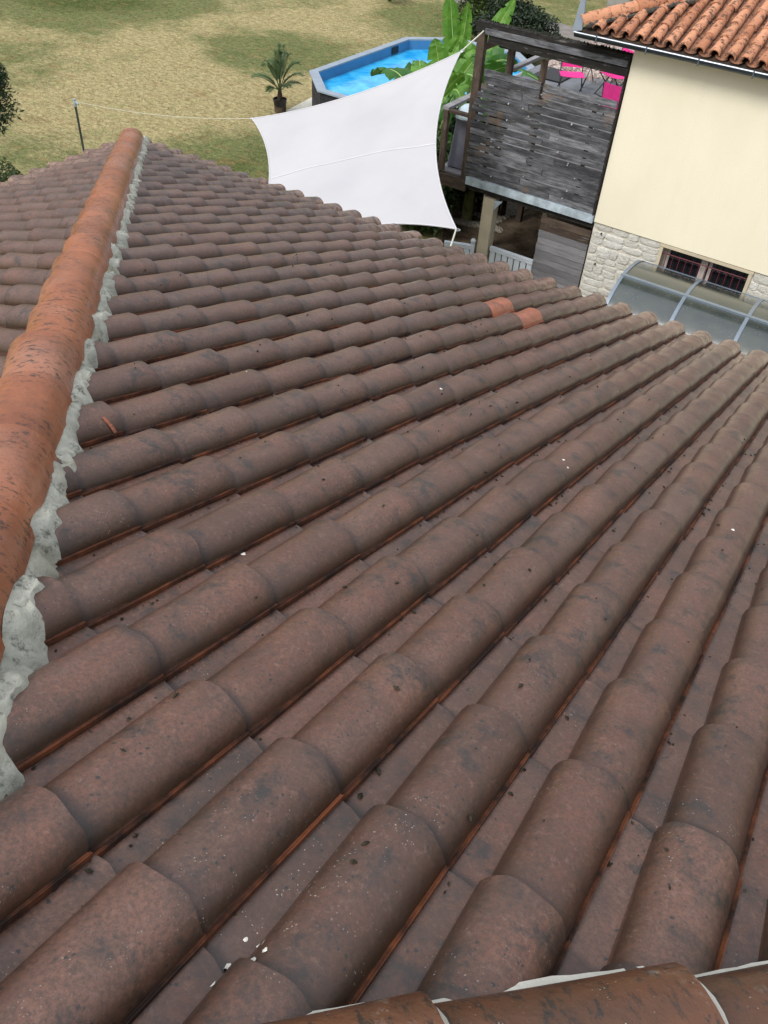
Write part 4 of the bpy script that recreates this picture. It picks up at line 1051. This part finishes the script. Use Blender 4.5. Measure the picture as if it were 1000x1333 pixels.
# ================================================================ PLANTS
def leafblade(b, base, mid, tip, w, segs=12, fold=.35, wav=.0, tear=0, mid_b=None, tw=None):
    """paddle leaf along a bezier; returns midrib points"""
    base, mid, tip = Vector(base), Vector(mid), Vector(tip); pts = []; side0 = None
    for i in range(segs+1):
        t = i/segs; p = base.lerp(mid, t).lerp(mid.lerp(tip, t), t); pts.append(p)
    hv = Vector(((tip-base).y, -(tip-base).x, 0)); 
    if tw is not None: hv = Vector(tw)+hv.normalized()*.25 if hv.length > .01 else Vector(tw)
    hv = hv.normalized() if hv.length > .01 else Vector((1, 0, 0))
    L_, R2 = [], []
    for i, p in enumerate(pts):
        t = i/segs; tg = (pts[min(i+1, segs)]-pts[max(i-1, 0)]).normalized(); sv = (hv-tg*hv.dot(tg)).normalized(); up_ = sv.cross(tg)
        if up_.z < 0: up_ = -up_
        ww = w*(max(0.0, math.sin(math.pi*min(1, (t*.93+.07))))**.55)*(1-.15*t) if t < 1 else .01
        wob = wav*math.sin(i*1.9+base.x*7)
        L_.append((p+sv*ww*.5+up_*(fold*ww*.35+wob), p+sv*ww+up_*(fold*ww*.30-wob-.25*ww*fold)))
        R2.append((p-sv*ww*.5+up_*(fold*ww*.35-wob), p-sv*ww+up_*(fold*ww*.30+wob-.25*ww*fold)))
    for i in range(segs):
        for S_, flip in ((L_, 0), (R2, 1)):
            q = [pts[i], pts[i+1], S_[i+1][0], S_[i][0]]; q2 = [S_[i][0], S_[i+1][0], S_[i+1][1], S_[i][1]]
            if tear and (i*7+flip*3+int(abs(base.x)*10)) % tear == 0:
                q2 = [S_[i][0].lerp(S_[i+1][0], .15), S_[i+1][0], S_[i+1][1].lerp(S_[i][1], .25)-Vector((0, 0, .04)), S_[i][1].lerp(S_[i+1][1], .35)-Vector((0, 0, .07))]
            b.add(q, [(0, 1, 2, 3)]); b.add(q2, [(0, 1, 2, 3)])
    if mid_b is not None: mid_b.tube([p+Vector((0, 0, .004)) for p in pts], [.016*(1-.8*k/segs) for k in range(segs+1)], 5)
    return pts
def banana(loc, h, leaves, label, lean=(0, 0)):
    e = empty('banana_plant', (*loc, G), label, 'banana plant', 'banana plants between the pool and the deck')
    crown = Vector((loc[0]+lean[0], loc[1]+lean[1], G+h))
    b = MB(); b.tube([(*loc, G), (loc[0]+lean[0]*.4, loc[1]+lean[1]*.4, G+h*.5), crown], [.12, .10, .07], 10); b.build('stem', M_STEM, e, True)
    for (mid, tip, w_, dark) in leaves:
        b = MB(); mb = MB(); leafblade(b, crown, mid, tip, w_*1.3, 22, wav=.012, tear=5, mid_b=mb, tw=(.83+rnd(-.3, .3), .55+rnd(-.3, .3), rnd(-.2, .2)))
        o = b.build('leaf', M_BAND if dark else M_BAN, e, True); mb.build('midrib', M_MIDR, o, True)
banana((-8.75, 16.7), 2.15, [((-9.0, 16.8, -3.3), (-9.10, 16.7, -2.48), .17, 0), ((-9.1, 17.0, -3.3), (-9.28, 16.9, -2.62), .17, 0), ((-9.1, 16.6, -3.2), (-9.30, 16.55, -3.75), .27, 0), ((-8.75, 16.9, -3.2), (-8.65, 16.7, -2.62), .13, 0), ((-9.1, 16.0, -3.5), (-9.4, 15.5, -4.1), .24, 1)], 'banana plant with two tall upright leaves at the pool edge')
banana((-8.15, 16.3), 2.3, [((-8.1, 16.9, -3.1), (-7.75, 17.0, -2.46), .17, 0), ((-8.3, 16.2, -3.05), (-8.38, 16.1, -3.75), .20, 0), ((-7.9, 15.9, -2.9), (-7.62, 15.6, -3.55), .20, 0), ((-8.6, 16.3, -3.2), (-8.55, 15.5, -3.5), .20, 0), ((-7.6, 16.5, -3.2), (-7.3, 16.6, -3.6), .20, 1)], 'banana plant with one bright leaf pointing up behind the deck post')
banana((-7.15, 14.9), 2.55, [((-7.0, 14.7, -2.8), (-5.95, 14.75, -3.15), .24, 1), ((-7.5, 14.8, -3.0), (-7.85, 14.6, -3.8), .18, 0), ((-7.4, 15.4, -3.0), (-7.8, 15.6, -3.3), .2, 1), ((-6.8, 14.2, -3.2), (-6.7, 13.9, -3.9), .2, 1)], 'banana plant with a broad dark leaf arching behind the deck railing')
banana((-8.6, 14.9), 1.95, [((-9.2, 15.05, -3.35), (-9.95, 15.2, -3.98), .24, 1), ((-9.0, 15.6, -3.5), (-9.35, 16.1, -3.75), .16, 0), ((-8.4, 14.6, -3.8), (-8.0, 14.4, -4.5), .2, 0), ((-8.8, 15.5, -3.4), (-9.0, 15.8, -3.8), .2, 0), ((-8.1, 14.9, -3.7), (-7.8, 14.8, -4.2), .17, 0)], 'banana plant whose dark leaf hangs over the pool above the sail')
banana((-7.75, 14.1), 1.2, [((-7.9, 13.9, -4.4), (-7.7, 13.6, -4.9), .16, 1), ((-7.5, 14.3, -4.2), (-7.2, 14.4, -4.6), .16, 1), ((-8.1, 14.2, -4.2), (-8.4, 14.3, -4.7), .17, 1), ((-7.7, 14.4, -4.0), (-7.6, 14.6, -3.7), .13, 1)], 'small dark banana sucker low behind the covered barbecue')
banana((-8.75, 15.9), 1.7, [((-8.85, 15.8, -3.7), (-8.7, 15.4, -4.2), .2, 0), ((-8.7, 15.7, -3.4), (-8.35, 15.4, -3.9), .2, 0), ((-8.7, 16.1, -3.5), (-8.45, 16.3, -3.1), .2, 0)], 'banana plant with crowded mid height leaves in front of the tall ones')
banana((-8.15, 15.2), 2.0, [((-8.4, 15.3, -3.4), (-8.5, 15.2, -3.0), .2, 0), ((-8.5, 14.9, -3.5), (-8.5, 14.5, -4.2), .22, 0), ((-7.8, 15.0, -3.4), (-7.5, 14.8, -4.0), .22, 0), ((-7.9, 15.5, -3.4), (-7.6, 15.7, -3.1), .2, 0), ((-8.2, 14.7, -3.7), (-8.0, 14.2, -4.4), .2, 1)], 'banana plant with pale drooping leaves just left of the deck post')
# one distant green leaf tuft at the top edge
e = empty('leafy_shrub', (-18.9, 29.6, G), 'small bright green leafy plant at the top edge of the lawn', 'plant')
b = MB(); 
for k in range(9):
    a = k*.8; leafblade(b, (-18.9, 29.6, G+.05), (-18.9+.3*math.cos(a), 29.6+.3*math.sin(a), G+.8), (-18.9+.7*math.cos(a), 29.6+.7*math.sin(a), G+.6), .14, 6)
b.build('foliage', M_BAN, e, True)

def leafcloud(b, c, r, n, size, flat=1., hollow=.45, asp=2.2, rs=None):
    rg = random.Random(rs or n); c = Vector(c)
    for i in range(n):
        while True:
            v = Vector((rg.uniform(-1, 1), rg.uniform(-1, 1), rg.uniform(-1, 1)))
            if hollow < v.length < 1: break
        nn = noise.noise(v*2.1+c)*.45+1
        p = c+Vector((v.x*r[0], v.y*r[1], v.z*r[2]))*nn
        s_ = size*rg.uniform(.6, 1.3); q = Matrix.Rotation(rg.uniform(0, 6.28), 3, 'Z') @ Matrix.Rotation(rg.uniform(-1.2, 1.2), 3, 'X') @ Matrix.Rotation(rg.uniform(0, 6.28), 3, 'Z')
        vs = [Vector((0, -s_*asp/2, 0)), Vector((s_/2, 0, s_*.12)), Vector((0, s_*asp/2, 0)), Vector((-s_/2, 0, s_*.12))]
        b.add([p+q @ v_ for v_ in vs], [(0, 1, 2, 3)])
# hedge at the left
e = empty('round_bush', (-14.2, 8.4, G), 'dark green clipped bush at the left edge behind the tiles', 'bush')
b = MB(); leafcloud(b, (-14.15, 8.55, -5.85), (1.05, .8, .72), 16000, .035, hollow=.72); b.build('foliage', M_HEDGE, e)
b = MB(); b.tube([(-14.5, 8.35, G), (-14.5, 8.35, G+.4)], [.06, .03], 6); [b.tube([(-14.5, 8.35, G+.2), (-14.5+math.cos(a)*.6, 8.35+math.sin(a)*.5, G+.6)], [.025, .01], 5) for a in (0, 1.3, 2.5, 3.8, 5)]; b.build('trunk', M_BARK, e)
# tree whose branch tips enter at the left edge
e = empty('leafy_tree', (-14.6, 7.2, G), 'dark green tree whose branch tips hang in at the left edge of the photo', 'tree')
b = MB(); b.tube([(-14.6, 7.2, G), (-14.55, 7.25, -4.6), (-14.4, 7.3, -3.2), (-14.2, 7.4, -2.2)], [.14, .11, .08, .04], 9)
tips = [(-12.45, 7.9, -3.45), (-12.3, 7.9, -2.95), (-12.75, 8.0, -3.1), (-13.1, 7.6, -2.4), (-14.0, 6.6, -2.0), (-15.6, 6.9, -2.4), (-14.8, 8.4, -2.3), (-13.2, 8.3, -3.3), (-12.9, 7.8, -3.7)]
for t_ in tips: b.tube([(-14.45, 7.3, -3.4), Vector((-14.45, 7.3, -3.2)).lerp(Vector(t_), .5)+Vector((0, 0, .2)), t_], [.05, .03, .012], 6)
b.build('trunk', M_BARK, e, True)
b = MB()
for i, t_ in enumerate(tips): leafcloud(b, t_, (.42, .38, .40) if i in (0, 2, 7, 8) else ((.22, .25, .22) if i == 1 else (.8, .7, .6)), 1500 if i < 3 or i > 6 else 2200, .028, hollow=.1, asp=3.4, rs=100+i)
b.build('crown', M_TREE, e)
# dark conifer behind the bananas and shrubs at the back edge
def shrub(name, loc, r, n, size, mat, label, cat, h=None, asp=2.6, hollow=.55):
    e = empty(name, (loc[0], loc[1], G), label, cat); h = h or r[2]
    b = MB(); leafcloud(b, (loc[0], loc[1], G+h), r, n, size, hollow=hollow, asp=asp, rs=int(abs(loc[0]*91)))
    b.build('foliage', mat, e)
    b = MB(); b.tube([(loc[0], loc[1], G), (loc[0], loc[1], G+h*1.2)], [.1, .03], 6)
    for a in range(7): b.tube([(loc[0], loc[1], G+h*.4), (loc[0]+math.cos(a)*r[0]*.6, loc[1]+math.sin(a)*r[1]*.6, G+h)], [.03, .01], 5)
    b.build('trunk', M_BARK, e)
shrub('conifer', (-12.1, 26.4), (1.35, .9, .85), 15000, .05, M_CONI, 'dark feathery conifer behind the banana plants', 'conifer', .85)
shrub('hedge_shrub', (-13.6, 27.4), (1.0, .8, .8), 9000, .05, M_HEDGE, 'dark green shrub between the pool and the conifer', 'shrub', 1.0)
shrub('hedge_shrub', (-13.3, 38.2), (3.2, .9, 1.3), 12000, .07, M_CONI, 'dark hedge at the top edge left of the orange roof', 'hedge', 1.2)
shrub('hedge_shrub', (-21.0, 33.6), (4.0, .8, 1.0), 12000, .07, M_CONI, 'dark hedge along the far side of the lawn at the top edge', 'hedge', .9)
shrub('hedge_shrub', (-31.5, 23.3), (5.0, 1.6, 1.6), 14000, .08, M_CONI, 'dark hedge beyond the top left corner of the lawn', 'hedge', 1.3)
shrub('leafy_shrub', (-7.75, 13.9), (.75, .8, .95), 9000, .055, M_HEDGE, 'dark leafy shrub filling the gap behind the covered barbecue', 'shrub', .95, 2.2, .3)
shrub('leafy_shrub', (-7.3, 15.3), (.9, .8, 1.0), 9000, .055, M_TREE, 'very dark shrub under the banana leaves behind the deck railing', 'shrub', 1.2, 2.4, .3)
shrub('leafy_shrub', (-8.6, 15.6), (.7, .9, .95), 8000, .06, M_HEDGE, 'dark green shrub at the foot of the banana plants by the pool', 'shrub', .9, 2.2, .3)
bx = MB(); bx.bbox((-12.4, 34.9, G), (-11.5, 35.7, G+.75), .05); tag(bx.build('stone_block', M_CANTI), 'pale grey block standing beyond the orange roof corner', 'block')
rest_ = MB()
# potted palm
pp = empty('potted_palm', (-14.28, 17.43, G), 'small date palm in a black plastic pot on the lawn by the pool', 'potted plant')
b = MB(); rows = [[(r*math.cos(a), r*math.sin(a), z) for a in [2*math.pi*k/18 for k in range(18)]] for (z, r) in ((0, .13), (.30, .175), (.33, .19), (.34, .17), (.29, .16))]
b.grid(rows, closed=True); b.build('pot', M_POT, pp, True, local=True, origin=(0, 0, 0))
b = MB(); b.tube([(0, 0, .02), (0, 0, .285)], .155, 14); b.build('potting_soil', M_SOIL, pp, local=True)
b = MB(); b.tube([(0, 0, .28), (0, 0, .42), (0, 0, .62)], [.05, .065, .03], 8); b.build('trunk', M_BARK, pp, True, local=True)
random.seed(41)
fr = [(-2.6, 1.05, .75), (-2.2, .8, 1.1), (-.35, 1.0, .82), (.1, .75, 1.05), (1.3, .35, 1.45), (.9, .5, 1.2), (2.4, .7, .95), (3.0, 1.0, .55), (-1.4, .6, 1.2), (-1.0, .85, .5), (-2.0, .8, .32), (.4, .85, .35), (1.8, .45, 1.25), (-.9, .3, 1.35)]
for (a, reach, hgt) in fr:
    reach *= .66; hgt *= .74; a += .55; dx, dy = math.cos(a), math.sin(a); b = MB(); pts = []
    for k in range(15):
        t = k/14; pts.append(Vector((dx*reach*t**1.15, dy*reach*t**1.15, .5+hgt*(1-(1-t)**1.7)-.18*t*t*reach)))
    b.tube(pts, [.012*(1-.85*k/14) for k in range(15)], 5)
    for k in range(3, 15):
        for sub in (0, .33, .66):
            tt = min(14, k+sub); p = pts[int(tt)].lerp(pts[min(14, int(tt)+1)], tt-int(tt)); tg = (pts[min(14, k+1)]-pts[k-1]).normalized()
            for s_ in (-1, 1):
                sv = Vector((-dy, dx, 0))*s_; dr = (tg*.75+sv*.8+Vector((0, 0, .22))).normalized(); ll = .20*math.sin(math.pi*(.2+.75*k/15))+.03; ll *= rnd(.9, 1.3)
                wv = dr.cross(Vector((0, 0, 1))).normalized()*.012
                b.add([p-wv*.6, p+dr*ll*.4+wv, p+dr*ll-Vector((0, 0, .02)), p+dr*ll*.4-wv], [(0, 1, 2, 3)])
    b.build('frond', M_PALM, pp, local=True)

# grass tufts
random.seed(77); b = MB()
def inroof(x, y): return XL-.3 < x < XR+.3 and YB-.3 < y < YE+.3
cnt = 0
while cnt < 34000:
    y = rnd(7.5, 31); x = rnd(-27, -5)
    if x > -8.3 and y > 12.4: continue
    if pc.x-hx-.1 < x < pc.x+hx+.1 and pc.y-hy-.1 < y < pc.y+hy+.1: continue
    dd = math.hypot(x-CC.x, y-CC.y)
    if random.random() > (11/dd)**1.6: continue
    q = project((x, y, G))
    if not (-30 < q[0] < 1030 and -30 < q[1] < 330): continue
    s_ = rnd(.015, .045)*(1+.4*noise.noise(Vector((x*.8, y*.8, 0)))); a = rnd(0, 6.28); wv = Vector((math.cos(a), math.sin(a), 0))*.006*(1+dd*.03); ln = Vector((rnd(-1.6, 1.6), rnd(-1.6, 1.6), .8))*s_*.8
    p = Vector((x, y, G)); b.add([p-wv, p+wv, p+ln], [(0, 1, 2)]); cnt += 1
tag(b.build('grass', M_BLADE), kind='stuff')
M_FRUIT = simple('yellow_fruit', (.65, .55, .22), .6, .1, 8, .1)
random.seed(9)
for (x, y, lb) in ((-15.75, 11.15, 'small pale yellow fruit on the dry lawn nearest the left edge, below the pole top'), (-15.6, 12.6, 'small pale fruit on the lawn just left of the metal pole'), (-22.5, 14.2, 'pale fruit lying far out on the straw coloured lawn')):
    q = MB(); r = .05; rows = [[(x+r*math.sin(a)*math.cos(t_), y+r*math.sin(a)*math.sin(t_), G+.03+r*.8*math.cos(a)) for t_ in [2*math.pi*k/8 for k in range(8)]] for a in [math.pi*k/5 for k in range(6)]]
    q.grid(rows, closed=True); tag(q.build('fallen_fruit', M_FRUIT, None, True), lb, 'fruit', 'pale fruit fallen on the lawn')
# bird droppings on the near tiles: thin crusts
M_DROP = simple('dropping', (.72, .70, .63), .9, .1, 30, .3)

random.seed(55)
def on_roof(x, y): return Vector((x, y, -y*TT+surf_h(x+P*60, (y/(EX*CT)) % 1.0)/CT))
for i, (x, y, r, n_) in enumerate(((.285, -.335, .011, 7), (-.42, .47, .012, 1), (-.70, 2.0, .012, 1), (.57, 1.85, .014, 1), (-.05, 1.8, .012, 3), (.33, -.56, .006, 5), (.98, .48, .010, 2), (.62, -.33, .006, 3), (-1.2, 1.35, .010, 2))):
    for k in range(n_):
        q = MB(); px, py = x+(rnd(-.03, .03) if n_ > 1 else 0), y+(rnd(-.05, .05) if n_ > 1 else 0); rr = r*rnd(.25, .75); c_ = on_roof(px, py)
        rim = [Vector((px+rr*math.cos(a)*rnd(.5, 1.2), py+rr*1.3*math.sin(a)*rnd(.5, 1.2), 0)) for a in [2*math.pi*t_/11 for t_ in range(11)]]
        rim = [on_roof(v.x, v.y)+Vector((0, 0, .0012)) for v in rim]
        q.add(rim+[c_+Vector((0, 0, .0035))], [(t_, (t_+1) % 11, 11) for t_ in range(11)])
        q.build('dropping', M_DROP, slopeM, True)

# small debris lying on the tiles: bits of moss, grit and twigs
random.seed(91); b = MB()
M_DEB = simple('moss_crumb', (.035, .030, .018), .95, .6, 40, .4)
n_ = 0
while n_ < 700:
    x, y = rnd(-3.2, 1.3), rnd(-.7, 3.4); q = project((x, y, -y*TT))
    if not (0 < q[0] < 1000 and 300 < q[1] < 1333) or abs(x-APX.x)+.25 > (y-APX.y): continue
    fr = (x/P) % 1.0
    if random.random() < .6: x += (.02+rnd(0, .10)-fr)*P     # most of it gathers in the pans, by the barrel foot
    c_ = on_roof(x, y); r = rnd(.0012, .0042)*(1 if random.random() < .97 else 1.4)
    if (c_-CC).length < .4: continue
    a = rnd(0, 3.14); dv = Vector((math.cos(a), math.sin(a), 0))*r*rnd(.8, 2.2)
    b.tube([c_-dv, c_+Vector((0, 0, r*.7)), c_+dv], [r*.4, r, r*.3], 5); n_ += 1
tag(b.build('moss_crumbs', M_DEB, slopeM, True), kind='stuff')

# orange scar on a tile near the hip
c0 = (-4.90*P, 1.90*EX*CT); q = MB()
sh = [(-.006, -.020), (.003, -.018), (.010, .004), (.014, .018), (.002, .020), (-.004, .004)]
rim = [on_roof(c0[0]-.035+b_*1.0, c0[1]+a_)+Vector((0, 0, .0016)) for a_, b_ in sh]
q.add(rim+[on_roof(c0[0]-.033, c0[1])+Vector((0, 0, .0022))], [(k, (k+1) % 6, 6) for k in range(6)]); q.f = [tuple(reversed(f_)) for f_ in q.f]
q.build('chip_scar', M_TILE_O, slopeM, True)
